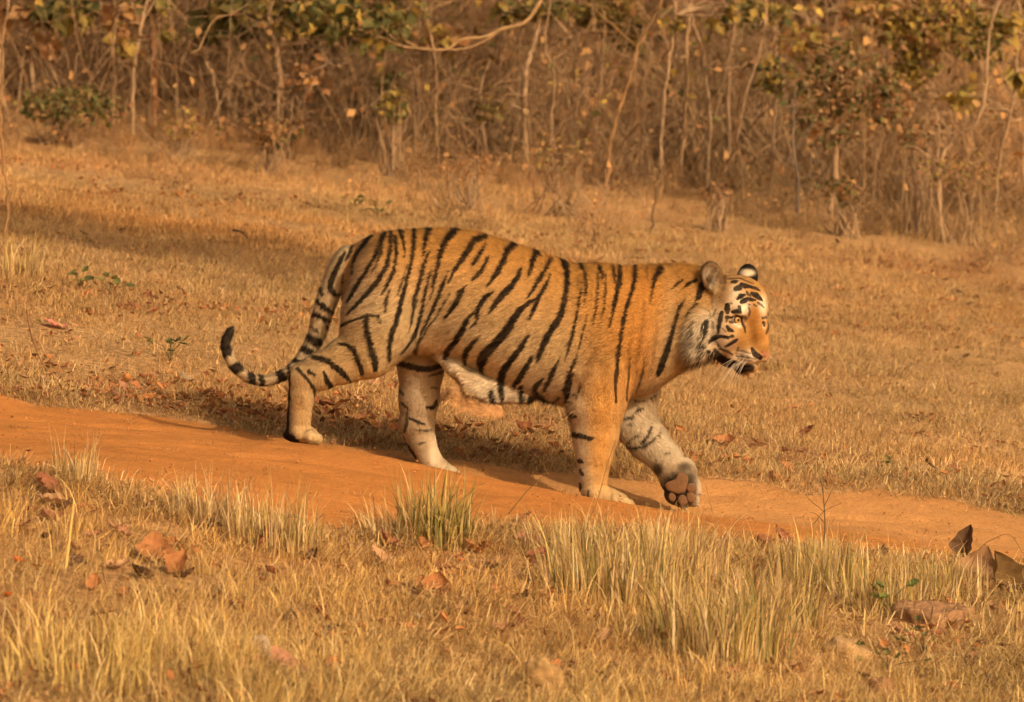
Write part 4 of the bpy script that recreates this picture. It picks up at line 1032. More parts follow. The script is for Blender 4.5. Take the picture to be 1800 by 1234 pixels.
# single tussocks that stand out
def tussock(px, py, Y, h, spread, n, cols, label, lean=.35, w=.006, seed=0):
    n = int(n * 1.5); spread *= 1.25; lean *= 1.25
    r = np.random.default_rng(500 + seed)
    x = P(px, py, Y)[0]; z = float(H(x, Y))
    v, q, c = blades(int(n * .6), spread, h * .35, h, w, lean, r, cols, 5)
    v2, q2, c2 = blades(int(n * .45), spread * 1.15, h * .3, h * 1.05, w * .8, lean * 2.4, r, STRAW + cols, 5)
    v, q, c = np.concatenate([v, v2]), np.concatenate([q, q2 + len(v)]), np.concatenate([c, c2])
    o = add('grass_tussock', make_mesh('grass_tussock', v, q, None, c), M_blade, label=label, cat='tussock', group='grass tussocks in front of the track', loc=(x, Y, z))
    return o
if not ONLY:
    T = tussock
    T(135, 835, -2.15, .25, .07, 90, STRAW, 'pale straw tussock at the track edge, beside the red-brown leaf heap', .35, .006, 1)
    T(765, 985, -2.3, .34, .11, 260, GREENISH, 'dense green-gold tussock directly below the tiger’s belly', .38, .0075, 2)
    T(690, 950, -2.35, .24, .09, 110, STRAW, 'straw tussock leaning left beside the dense green-gold one', .6, .006, 3)
    T(1080, 1060, -3.0, .38, .22, 420, STRAW + GREENISH, 'broad golden tussock on the near bank below the lifted paw', .42, .006, 4)
    T(1250, 1150, -3.9, .36, .20, 400, GREENISH + STRAW, 'dark green-gold tussock lowest in view, below the broad golden one', .42, .007, 5)
    T(1190, 1010, -2.3, .30, .15, 260, STRAW, 'straw tussock between the lifted paw and the broad golden tussock', .35, .0055, 6)
    T(1350, 1050, -3.0, .30, .16, 260, STRAW + GREENISH, 'yellow-green tussock left of the flat pinkish rock', .35, .006, 7)
    T(1440, 990, -2.0, .28, .14, 240, STRAW + GREENISH, 'upright yellow-green tussock at the track edge, left of the big curled leaf', .28, .006, 8)
    T(1550, 1030, -2.4, .22, .15, 220, STRAW + GREENISH, 'short yellow-green tussock touching the flat pinkish rock', .28, .006, 9)
    T(1000, 1000, -2.2, .22, .14, 160, STRAW, 'low straw tussock under the planted forefoot', .5, .0055, 10)
    T(480, 950, -2.9, .30, .13, 220, STRAW + [(.34, .29, .07)], 'wispy golden tussock overlapping the track below the hind foot', .35, .005, 11)
    T(370, 930, -2.7, .26, .12, 180, STRAW, 'wispy pale tussock left of the one below the hind foot', .4, .005, 12)
    T(130, 1160, -6.0, .26, .20, 150, [(.62, .44, .12), (.58, .40, .12), (.66, .48, .17)], 'blurred bright yellow tussock at lower left', .45, .006, 13)
    T(20, 415, 4.8, .30, .12, 120, STRAW, 'dry tussock at the left edge in the tree shade', .5, .007, 14)
    T(1660, 1030, -1.9, .18, .12, 160, STRAW + GREENISH, 'short tussock behind the flat pinkish rock', .25, .006, 15)
    T(1760, 1060, -2.6, .16, .15, 160, STRAW, 'short straw tussock at the right edge by the big curled leaf', .4, .006, 16)

CLEAR = []
# ------------------------------------------------------------------ fallen leaves, rocks, twigs
M_leaf = mat_attr('dead_leaf', .75, .2, transl=.25, noise=(40, .75, 1.2), bump=(70, .4, .004))
M_rock = mat_attr('sandstone', .95, .05, noise=(26, .55, 1.2), bump=(34, .9, .02))
M_bark = mat_attr('bark', .92, .1, noise=(14, .7, 1.25), bump=(30, .7, .01))
M_green = mat_attr('live_leaf', .55, .3, transl=.35)
def leaf_geo(L, W, curl, cup, r, wav=.012, col=(.40, .19, .075), rag=.12):
    """broad dry leaf lying flat in xy, midrib along y"""
    nu, nv = 9, 15
    t = np.linspace(0, 1, nv)[None]; s = np.linspace(-1, 1, nu)[:, None]
    outline = np.sin(np.pi * np.clip(t, .0, 1) ** .85) ** .7
    k = 1 + rag * noise2(t * 5 + r.random() * 50, s * 0 + np.sign(s) * 3, int(r.integers(99)))
    X = s * W / 2 * outline * k; Yv = (t - .5) * L + 0 * s
    Z = cup * W * (np.abs(s) ** 1.6) * outline + wav * noise2(X * 22 + r.random() * 9, Yv * 22, 7) + .004 * np.sin(t * 26) * np.abs(s)
    # roll the tip over
    a = curl * (t - .5) * 2; R_ = L / (2 * abs(curl) + 1e-3) 
    if abs(curl) > .05:
        Yr = R_ * np.sin(a); Zr = R_ * (1 - np.cos(a)); Yn = Yr - Z * np.sin(a); Z = Zr + Z * np.cos(a); Yv = Yn + 0 * s
    v = np.stack([X + 0 * t, Yv + 0 * X, Z], -1).reshape(-1, 3)
    c = np.asarray(col)[None, None] * (1 + .18 * noise2(X * 14, Yv * 14, 3)[..., None]) * np.where(np.abs(s) < .13, .8, 1)[..., None]
    return v, grid_faces(nu, nv), np.clip(c.reshape(-1, 3), .01, 1)
def eul(v, e):
    return v @ np.array(Matrix.Rotation(e[2], 3, 'Z') @ Matrix.Rotation(e[1], 3, 'Y') @ Matrix.Rotation(e[0], 3, 'X')).T
RB, OB, TN, PK, DB, PLE = (.27, .105, .05), (.38, .165, .06), (.43, .25, .12), (.38, .185, .105), (.11, .06, .03), (.56, .45, .30)
leaf_r = np.random.default_rng(23)
def ground_Y(px, py):
    """depth at which the line of sight through a photo pixel meets the ground"""
    Ys = np.concatenate([np.arange(-8, 2, .02), np.arange(2, 30, .1)])
    p = P(np.full_like(Ys, px), np.full_like(Ys, py), Ys)
    d = p[:, 2] - H(p[:, 0], Ys)
    return float(Ys[np.argmax(d < 0)])
def leaf(px, py, size, col, label, tilt=(0, 0), curl=.5, cup=.25, asp=.62, rz=None, lift=.0, group=None, Y=None):
    Y = ground_Y(px, py) if Y is None else Y
    x = float(P(px, py, Y)[0]); L = size * SC * (20 + Y)
    v, q, c = leaf_geo(L, L * asp, curl, cup, leaf_r, .10 * L, col, .3)
    rz = leaf_r.random() * 6.28 if rz is None else rz
    v = eul(v, (tilt[0], tilt[1], rz))
    hz = H(v[:, 0] + x, v[:, 1] + Y)
    z = float(np.percentile(hz - v[:, 2], 88)) + (.012 if size > 30 else .006) + lift
    if size > 24: CLEAR.append((x, Y, L * .45))
    return add('fallen_leaf', make_mesh('fallen_leaf', v, q, None, c), M_leaf, label=label, cat='leaf', group=group, loc=(x, Y, z))
GL = 'fallen leaves around the track'
NAMED = [
 (82, 868, 74, RB, 'reddish brown curled leaf on top of the leaf heap at the left track edge', (.5, .2), .6, .3), (92, 890, 64, TN, 'pale-rimmed leaf in the middle of the heap at the left track edge', (.2, 0), .5, .25),
 (92, 918, 60, PK, 'pinkish leaf at the bottom of the heap at the left track edge', (.3, .1), .8, .3), (36, 930, 52, RB, 'flat red-brown leaf left of the heap at the track edge', (0, .1), .4, .2), (112, 905, 44, DB, 'dark folded leaf at the right of the heap by the left track edge', (.6, 0), 1.0, .4),
 (270, 985, 84, OB, 'big tan-orange leaf lying in the grass at lower left', (.5, .1), .5, .2), (312, 1008, 60, OB, 'orange leaf touching the big tan one at lower left', (.6, .2), .7, .3), (246, 1020, 52, DB, 'dark hollow leaf under the big tan one at lower left', (.5, .3), 1.1, .4), (212, 1000, 50, TN, 'tan leaf left of the big one at lower left', (.1, 0), .5, .2),
 (310, 905, 38, PLE, 'pale round leaf standing in the grass under the hind foot side', (.9, 0), .3, .15), (470, 968, 52, RB, 'brown leaf propped upright in the wispy grass', (1.2, .3), .8, .3),
 (505, 1185, 92, PK, 'large pinkish red leaf at the bottom beside the white-topped stone', (.45, .1), .4, .15), (338, 1145, 34, OB, 'small orange leaf at the bottom, left of the white-topped stone', (.2, 0), .6, .3),
 (32, 990, 26, (.62, .16, .03), 'small bright orange leaf near the left edge', (.3, .2), .8, .3), (279, 1091, 18, (.66, .17, .03), 'tiny bright orange leaf under the big tan leaf', (.3, 0), .8, .3), (130, 1178, 22, (.60, .16, .04), 'tiny orange leaf by the blurred yellow tussock', (.2, .2), .8, .3), (543, 1224, 22, (.62, .16, .03), 'tiny orange leaf at the bottom below the pinkish red leaf', (.2, 0), .8, .3), (12, 1050, 26, (.60, .16, .03), 'small orange leaf at the very left edge, low', (.2, 0), .7, .3),
 (667, 996, 62, TN, 'tan leaf left of the dense green-gold tussock', (.6, .2), .5, .25), (680, 968, 58, RB, 'brown crumpled leaf above the tan one by the dense tussock', (.8, .1), .9, .35), (829, 974, 50, OB, 'orange leaf right of the dense green-gold tussock', (.6, -.3), .7, .3), (927, 962, 62, PK, 'pinkish leaf on the bank right of the dense tussock', (.4, .1), .5, .2), (918, 922, 44, OB, 'orange leaf at the track edge above the pinkish one', (.4, .2), .5, .25), (1089, 944, 46, RB, 'red-brown leaf at the track edge below the planted forefoot', (.5, 0), .9, .35),
 (765, 1048, 78, OB, 'orange-brown crumpled leaf under the dense green-gold tussock', (.6, .2), 1.0, .35), (716, 1050, 52, DB, 'dark brown leaf left of the orange-brown crumpled one', (.4, 0), .8, .3), (730, 1094, 46, PLE, 'pale straw-coloured leaf below the dark brown one', (.2, .2), .6, .25), (811, 1080, 48, TN, 'tan curled leaf right of the crumpled orange-brown one', (.3, -.2), .9, .3), (912, 1112, 46, RB, 'reddish leaf in shade left of the broad golden tussock', (.4, .2), .6, .3), (762, 1122, 38, OB, 'small orange-brown leaf below the tan curled one', (.2, 0), .6, .3),
 (1265, 958, 40, RB, 'red-brown leaf at the track edge right below the lifted paw', (.5, 0), .7, .3), (1340, 968, 52, RB, 'dark red crumpled leaf at the track edge right of the lifted paw', (.6, .3), 1.2, .4), (1370, 958, 48, RB, 'red leaf stacked on the dark crumpled one at the track edge', (.9, 0), .8, .35), (1552, 985, 54, DB, 'dark curled leaf at the track edge, left of the big upright ones', (.2, .3), 1.4, .5),
 (1698, 985, 62, DB, 'dark narrow leaf standing upright at the right', (1.35, .2), .4, .35), (1716, 1035, 96, (.33, .185, .09), 'big tan curled leaf standing at the right track edge', (1.0, .4), .7, .3), (1756, 1048, 100, (.17, .10, .035), 'dark leaf shape added as the shaded hollow of the tan curled leaf at the right', (1.15, -.3), .9, .45),  # the last, dark shape stands in for shade inside the curled leaf
 (323, 674, 36, (.72, .60, .42), 'white curled leaf on the litter beyond the track, left of the tail', (.6, 0), .9, .35), (97, 580, 44, (.55, .20, .14), 'pink-red leaf lying in the meadow at left', (.4, 0), .3, .15), (157, 556, 26, OB, 'small orange leaf in the meadow right above the pink-red one', (.4, 0), .5, .25),
 (1419, 776, 36, RB, 'red-brown leaf in the meadow right of the far track edge', (.6, .3), .8, .3), (1272, 782, 62, OB, 'long orange leaf lying beyond the track right of the head', (.1, .1), .5, .3), (1680, 831, 44, RB, 'red leaf beyond the track at the right', (.2, .1), .5, .25), (1018, 433, 20, RB, 'small red leaf in the meadow above the tiger’s back', (.5, 0), .5, .3), (820, 752, 0, RB, '', (0, 0), 0, 0), (918, 760, 40, RB, 'dark red leaf under the belly right of the lying rock', (.6, .3), 1.0, .4), (690, 762, 32, (.56, .20, .06), 'orange leaf between the hind legs', (.5, 0), .6, .3), (640, 745, 44, OB, 'orange leaf right behind the near hind leg', (.5, .2), .7, .3),
]
if not ONLY:
    for n_ in NAMED:
        if n_[2]: leaf(n_[0], n_[1], n_[2] * 1.15, *n_[3:8])
    # leaf litter of the strip beyond the track: every leaf its own object
    lit = []
    for k in range(150):
        px = leaf_r.uniform(150, 720) if k < 105 else leaf_r.uniform(700, 1500); py0 = np.interp(px, [0, 360, 650, 940, 1270, 1800], [690, 742, 782, 815, 842, 890])
        py = py0 - abs(leaf_r.normal(0, 34)) - 4
        if 990 < px < 1240 and py > 800: continue
        cl = [(.42, .17, .07), OB, OB, TN, PK, (.52, .22, .07), (.56, .27, .10)][leaf_r.integers(7)]
        leaf(px, py, leaf_r.uniform(14, 34), cl, 'small dry leaf in the litter strip along the far edge of the track', (leaf_r.uniform(0, .9), leaf_r.normal(0, .3)), leaf_r.uniform(.3, 1.1), .3, group='leaf litter along the far edge of the track')
    for k in range(60):
        px, py = leaf_r.uniform(0, 1800), leaf_r.uniform(400, 700)
        leaf(px, py, leaf_r.uniform(9, 20), [RB, OB, TN, DB, DB][leaf_r.integers(5)], 'small dry leaf scattered on the short meadow grass', (leaf_r.uniform(0, .6), leaf_r.normal(0, .3)), .6, .3, group='leaves scattered over the meadow')
    for k in range(95):
        px, py = (leaf_r.uniform(0, 1800), leaf_r.uniform(960, 1225)) if k < 60 else (leaf_r.uniform(10, 380) if k < 80 else leaf_r.uniform(600, 960), leaf_r.uniform(930, 1090))
        leaf(px, py, leaf_r.uniform(20, 48), [RB, OB, RB, TN, PK, DB][leaf_r.integers(6)], 'small dry leaf half hidden in the foreground grass', (leaf_r.uniform(0, .9), leaf_r.normal(0, .3)), leaf_r.uniform(.3, 1.0), .3, group='leaves half hidden in the foreground grass')

def rock(px, py, wpx, hpx, col, label, seed, depth=.8, Y=None, flat_=0.0, rz=0.0):
    Y = ground_Y(px, py + hpx * .35) if Y is None else Y
    m = SC * (20 + Y); x = float(P(px, py, Y)[0])
    n1_, n2_ = 34, 44
    th = np.linspace(0.001, np.pi - .001, n1_)[:, None]; ph = (np.arange(n2_) / n2_ * 2 * np.pi)[None]
    d = np.stack([np.sin(th) * np.cos(ph), np.sin(th) * np.sin(ph), np.cos(th) + 0 * ph], -1)
    r = np.random.default_rng(seed)
    rad = np.ones(d.shape[:2]) * 9
    for _ in range(16):                                   # cut by random planes: flat facets with worn edges
        nrm = r.normal(size=3); nrm /= np.linalg.norm(nrm); dist = r.uniform(.72, 1.0)
        if _ == 0: nrm = np.array([.1, -.1, 1.0]); nrm /= np.linalg.norm(nrm); dist = .84 - flat_
        c = d @ nrm; rad = np.where(c > .05, np.minimum(rad, dist / np.maximum(c, .05)), rad)
    rad = np.minimum(rad, 1.12)
    rad = rad + .10 * noise3(d * 2.4 + seed, seed) + .05 * noise3(d * 6 + seed, seed + 1) + .025 * noise3(d * 15 + seed, seed + 2)
    v = d * rad[..., None] * np.array([wpx * m / 2, wpx * m / 2 * depth, hpx * m * .95])
    v = eul(v.reshape(-1, 3), (0, 0, rz))
    i = np.arange(n1_ - 1)[:, None] * n2_; j = np.arange(n2_)[None]; j2 = (j + 1) % n2_
    q = np.stack([i + j, i + n2_ + j, i + n2_ + j2, i + j2], -1).reshape(-1, 4)
    z = float(H(x, Y)); CLEAR.append((x, Y, wpx * m * .48))
    c = np.asarray(col) * (1 + .12 * noise3(v * 12, 3))[:, None]
    return add('rock', make_mesh('rock', v, q, None, np.clip(c, .02, 1)), M_rock, label=label, cat='rock', group='rocks lying about the track', loc=(x, Y, z - .01))
if not ONLY:
    rock(825, 725, 112, 56, (.46, .24, .10), 'flat-topped orange rock lying beyond the track under the tiger’s belly', 3, .9, Y=2.0)
    rock(952, 1190, 78, 80, (.40, .245, .10), 'pale tan upright rock at the bottom, left of the dark tussock', 5, .7)
    rock(1640, 1075, 140, 60, (.36, .20, .10), 'flat pinkish brown rock in the grass at lower right', 9, .8, flat_=.22)
    rock(1490, 1140, 80, 44, (.44, .28, .13), 'low tan rock half buried left of the flat pinkish one', 12, .8)
    rock(461, 1135, 40, 52, (.44, .34, .24), 'small white-topped stone beside the large pinkish red leaf', 15, .8)
    rock(1615, 822, 54, 18, (.42, .27, .13), 'small tan rock lying beyond the track at the right', 18, .8)
    rock(1545, 1205, 60, 40, (.34, .19, .09), 'small brown rock at the bottom under the low tan one', 21, .8)

def twig(px_pts, Y, w0, label, col=(.16, .10, .055), name='dry_twig', sub=None, w1=None, ground_end=None):
    pts = np.stack([P(a, b, Y + (c[0] if c else 0)) for a, b, *c in px_pts])
    m = SC * (20 + Y); g = Geo()
    sp = spline(pts, 6 * len(pts)); v, q = tube(sp, np.linspace(w0, w1 or w0 * .4, len(sp)) * m / 2, 6); g.put(v, q, c=col)
    for s_ in sub or []:
        ps = spline(np.stack([P(a, b, Y) for a, b in s_]), 10); v, q = tube(ps, np.linspace(w0 * .6, w0 * .2, 10) * m / 2, 5); g.put(v, q, c=col)
    o = sp[-1] if sp[-1][2] < sp[0][2] else sp[0]
    return add(name, g.mesh(name, origin=o), M_bark, label=label, cat='twig' if 'twig' in name else 'stalk', loc=tuple(o))
if not ONLY:
    twig([(47, 545), (55, 590), (70, 630), (88, 662)], ground_Y(88, 660), 4, 'thin bent dead stem rising from the litter left of the tail', (.22, .11, .05))
    twig([(1755, 886), (1775, 891), (1810, 899)], ground_Y(1780, 893) - .02, 6, 'dark stick lying at the far track edge by the right edge', (.10, .065, .04))
    twig([(1628, 806), (1640, 820), (1652, 826)], ground_Y(1640, 826), 6, 'short dark twig beside the small tan rock', (.09, .055, .03))
    twig([(408, 404), (425, 408), (440, 424)], ground_Y(430, 424), 5, 'dark curved twig lying in the meadow above the tail', (.10, .06, .035))
    twig([(893, 905), (925, 865), (968, 824)], -1.9, 2.4, 'long thin dark grass stalk leaning right before the planted foreleg', (.20, .12, .05), 'grass_stalk', w1=1.2)
    twig([(1028, 930), (1050, 880), (1068, 815), (1082, 775)], -1.9, 2.2, 'long thin stalk crossing in front of the planted forefoot', (.26, .16, .06), 'grass_stalk', w1=1.0)
    twig([(1262, 935), (1250, 890), (1240, 850)], -1.4, 1.8, 'thin stalk crossing right of the lifted paw', (.30, .18, .07), 'grass_stalk', w1=1.0)
    twig([(1448, 960), (1450, 915), (1446, 860), (1440, 838)], -1.3, 2.6, 'thin dark branching weed stalk standing before the track at the right', (.12, .08, .04), 'weed_stalk',
         [[(1430, 922), (1450, 898), (1480, 884)], [(1449, 900), (1425, 880), (1415, 868)], [(1449, 890), (1462, 862), (1466, 845)], [(1450, 920), (1436, 905), (1424, 900)]], w1=1.0)
    twig([(1705, 1000), (1722, 965), (1745, 948), (1775, 940), (1800, 975)], -1.7, 2.2, 'arching dry stalk over the big tan leaf at the right', (.24, .13, .05), 'grass_stalk', w1=1.0)
    twig([(115, 1000), (125, 920), (130, 880)], -4.2, 6, 'blurred pale grass stem standing at lower left', (.66, .46, .16), 'grass_stalk', w1=3)

# small green seedlings
def seedling(px, py, n, size, label, seed, cols, h=.10, spread=.09):
    Y = ground_Y(px, py); x = float(P(px, py, Y)[0]); r = np.random.default_rng(seed); g = Geo(); gl = Geo(); z = float(H(x, Y))
    L = size * SC * (20 + Y)
    root = add('seedling', None, None, label=label, cat='plant', group='green seedlings in the dry grass', loc=(x, Y, z))
    for k in range(n):
        a = r.random() * 6.28; tip = np.array([math.cos(a) * spread * r.random(), math.sin(a) * spread * r.random(), h * (.35 + .65 * r.random())])
        ps = spline([np.array([0, 0, -.01]), tip * np.array([.3, .3, .6]), tip], 6); v, q = tube(ps, np.linspace(.0022, .001, 6), 4); g.put(v, q, c=(.16, .12, .05))
        v, q, c = leaf_geo(L * (.7 + .6 * r.random()), L * .7, .3, .2, r, .004, cols[r.integers(len(cols))], .04)
        gl.put(eul(v + np.array([0, L * .4, 0]), (r.uniform(-.2, .7), r.normal(0, .4), a - 1.57)) + tip, q, c=c)
    add('stem', g.mesh('stem'), M_bark, root); add('leaves', gl.mesh('leaves'), M_green, root)
LG = [(.11, .12, .035), (.15, .15, .045), (.09, .095, .03), (.22, .19, .06)]
if not ONLY:
    seedling(300, 640, 9, 20, 'green seedling with round leaves by the white curled leaf', 1, LG)
    seedling(139, 512, 7, 20, 'green seedling in the meadow above the pink-red leaf', 2, LG)
    seedling(192, 522, 5, 18, 'dark green seedling right of the one above the pink-red leaf', 3, LG)
    seedling(622, 368, 8, 16, 'small green seedling in the meadow above the tiger’s rump', 4, LG)
    seedling(664, 384, 7, 14, 'small green seedling just right of the one above the rump', 5, LG)
    seedling(1562, 1085, 7, 22, 'bright green seedling at the left end of the flat pinkish rock', 6, [(.16, .19, .04), (.13, .16, .04)], .12)
    seedling(1625, 1150, 9, 18, 'green and reddish weed below the flat pinkish rock', 7, LG + [(.30, .10, .04)], .12, .16)
    seedling(1560, 1180, 8, 18, 'sprawling dark weed at the bottom left of the reddish one', 8, LG, .10, .18)
    seedling(1570, 832, 6, 14, 'small green sprig beyond the track left of the small tan rock', 9, LG, .05)
# ------------------------------------------------------------------ the wood behind
wr2 = np.random.default_rng(41)
def leaf_cloud(cen, rad, n, L, cols, r, flatn=.5, shell=0.0):
    """n small folded leaves through an ellipsoid; returns verts, quads, colours"""
    cen = np.asarray(cen, float)
    d = r.normal(size=(n, 3)); d /= np.linalg.norm(d, axis=1, keepdims=True)
    p = cen + d * (r.random(n) ** (1 / 2.4))[:, None] * np.asarray(rad)
    return leaf_at(p, L, cols, r)
def leaf_at(p, L, cols, r):
    n = len(p)
    a = r.random(n) * 6.283; e = r.normal(-.35, .5, n)
    fw = np.stack([np.cos(a) * np.cos(e), np.sin(a) * np.cos(e), np.sin(e)], -1)
    sd = np.cross(fw, np.array([0, 0, 1.0])); sd /= np.linalg.norm(sd, axis=1, keepdims=True) + 1e-9
    roll = r.normal(0, .7, n); up = np.cross(sd, fw); sd = sd * np.cos(roll)[:, None] + up * np.sin(roll)[:, None]; up = np.cross(sd, fw)
    l = (L * (.6 + .8 * r.random(n)))[:, None]; w = l * (.30 + .15 * r.random((n, 1)))
    b0 = p; m0 = p + fw * l * .5 - up * l * .06; t0 = p + fw * l - up * l * .22
    v = np.stack([b0, m0 - sd * w + up * w * .25, t0, m0 + sd * w + up * w * .25, m0], 1)
    i = np.arange(n)[:, None] * 5
    q = np.concatenate([i + np.array([0, 1, 4, 4])[None] * 0 + np.array([0, 4, 2, 1]), i + np.array([0, 3, 2, 4])], 0)
    c = np.asarray(cols)[r.integers(0, len(cols), n)] * (.7 + .6 * r.random((n, 1)))
    return v.reshape(-1, 3), q, np.repeat(c, 5, 0)
BARKS = [(.34, .225, .125), (.29, .19, .105), (.38, .255, .145), (.24, .155, .09), (.37, .235, .12)]  # bark browns, lightened in place of haze among the stems
GRN = [(.12, .115, .035), (.09, .09, .03), (.16, .14, .045), (.21, .17, .055)]
YEL = [(.40, .27, .06), (.44, .30, .075), (.32, .24, .06), (.25, .20, .055)]
BRN = [(.34, .17, .07), (.42, .24, .10), (.28, .14, .06), (.46, .26, .10)]
MIXL = GRN + YEL[:2] + BRN[:2]
M_cleaf = mat_attr('tree_leaf', .65, .2, transl=.35)

def tree(name, label, pix, Y, wpx, seed, bark=None, top=None, branches=4, clusters=(), crown=(0, .5, .1, BRN), group=None, cat='tree'):
    """pix: stem read from the photograph base->top (px, py); grows on above the frame to height `top` metres with a leafy crown"""
    r = np.random.default_rng(seed); m = SC * (20 + Y)
    pts = np.stack([P(a, b, Y) for a, b in pix]); pts[:, 1] += r.normal(0, .04, len(pts))
    bx, bz = pts[0, 0], float(H(pts[0, 0], Y)) - .03
    if pts[0, 2] > bz + .05: pts = np.vstack([[bx + r.normal(0, .03), Y, bz], pts])
    else: pts[0, 2] = bz
    h_ = 0
    if top:
        d = pts[-1] - pts[-2]; d[1] = 0; d /= np.linalg.norm(d) + 1e-9
        z = pts[-1, 2]
        while z < top:
            d = d * .75 + np.array([0, 0, .25]) + r.normal(0, .12, 3); d /= np.linalg.norm(d)
            pts = np.vstack([pts, pts[-1] + d * .55]); z = pts[-1, 2]
    sp = spline(pts, max(12, 5 * len(pts)))
    sp[1:-1] += r.normal(0, .006, (len(sp) - 2, 3))
    rad = np.linspace(.85, .38, len(sp)) * wpx * m / 2; rad *= 1 + .10 * r.normal(size=len(rad)); rad[0] *= 1.3
    root = add(name, None, None, label=label, cat=cat, group=group, loc=tuple(sp[0]))
    o = sp[0]; bark = np.array(bark if bark is not None else BARKS[r.integers(len(BARKS))])
    g = Geo(); v, q = tube(sp, rad, 7); g.put(v, q, c=bark * (1 + .15 * noise3(v * 9, seed % 50))[:, None])
    gl = Geo(); tips = []
    for k in range(branches):
        i = int(r.uniform(.25, .95) * (len(sp) - 1)); a = r.random() * 6.28; Lb = r.uniform(.25, .9) * (1.2 if top else .5)
        dv = np.array([math.cos(a), math.sin(a) * .7, r.uniform(.1, .9)]); e1 = sp[i] + dv * Lb * .5 + r.normal(0, .05, 3); e2 = e1 + (dv + r.normal(0, .35, 3)) * Lb * .5
        bp = spline([sp[i], e1, e2], 9); v, q = tube(bp, np.linspace(rad[i] * .5, .003, 9), 5); g.put(v, q, c=bark)
        tips.append(bp)
        for _ in range(2):
            j = r.integers(3, 8); e3 = bp[j] + r.normal(0, .18, 3) + np.array([0, 0, .05]); tp = spline([bp[j], (bp[j] + e3) / 2 + r.normal(0, .03, 3), e3], 6); v, q = tube(tp, np.linspace(.005, .002, 6), 4); g.put(v, q, c=bark); tips.append(tp)
    ncr, Rc, Lc, cols = crown
    if ncr:
        ctr = sp[-1] if top else sp[-1]
        v, q, c = leaf_cloud(ctr, (Rc, Rc * .9, Rc * .7), ncr, Lc, cols, r); gl.put(v, q, c=c)
    if tips:
        bp = np.concatenate(tips); v, q, c = leaf_at(bp[r.integers(0, len(bp), max(5, branches * 2))] + r.normal(0, .02, (max(5, branches * 2), 3)), .06, [(.30, .18, .085), (.26, .17, .08), (.24, .19, .07)], r); gl.put(v, q, c=c)
    for (cx, cy, rx, ry, n, Lpx, cc) in clusters:
        c0 = P(cx, cy, Y); n = int(n * 2.2); v, q, c = leaf_cloud(c0, (rx * m, min(rx, 60) * m, ry * m), n, Lpx * m, cc, r); gl.put(v, q, c=c)
        for _ in range(max(3, n // 25)):                       # twigs that carry the cluster
            i = np.argmin(np.linalg.norm(sp - c0, axis=1)); e = c0 + r.normal(0, .5, 3) * np.array([rx, 40, ry]) * m
            tp = spline([sp[i], (sp[i] + e) / 2 + r.normal(0, .06, 3), e], 9); v, q = tube(tp, np.linspace(.010, .002, 9), 4); g.put(v, q, c=bark)
    add('trunk', g.mesh('trunk', origin=o), M_bark, root)
    if gl.v: add('crown', gl.mesh('crown', origin=o, smooth=False), M_cleaf, root)
    return root
def q5(*p): return [(x * .3403, y * .3403) for x, y in p]
def q6(*p): return [(600 + x * .3403, y * .3403) for x, y in p]
def q7(*p): return [(1200 + x * .3403, y * .3403) for x, y in p]
GS = 'saplings along the edge of the wood'
big = lambda n=240, cols=BRN + YEL, R=.95: (n, R, .13, cols)
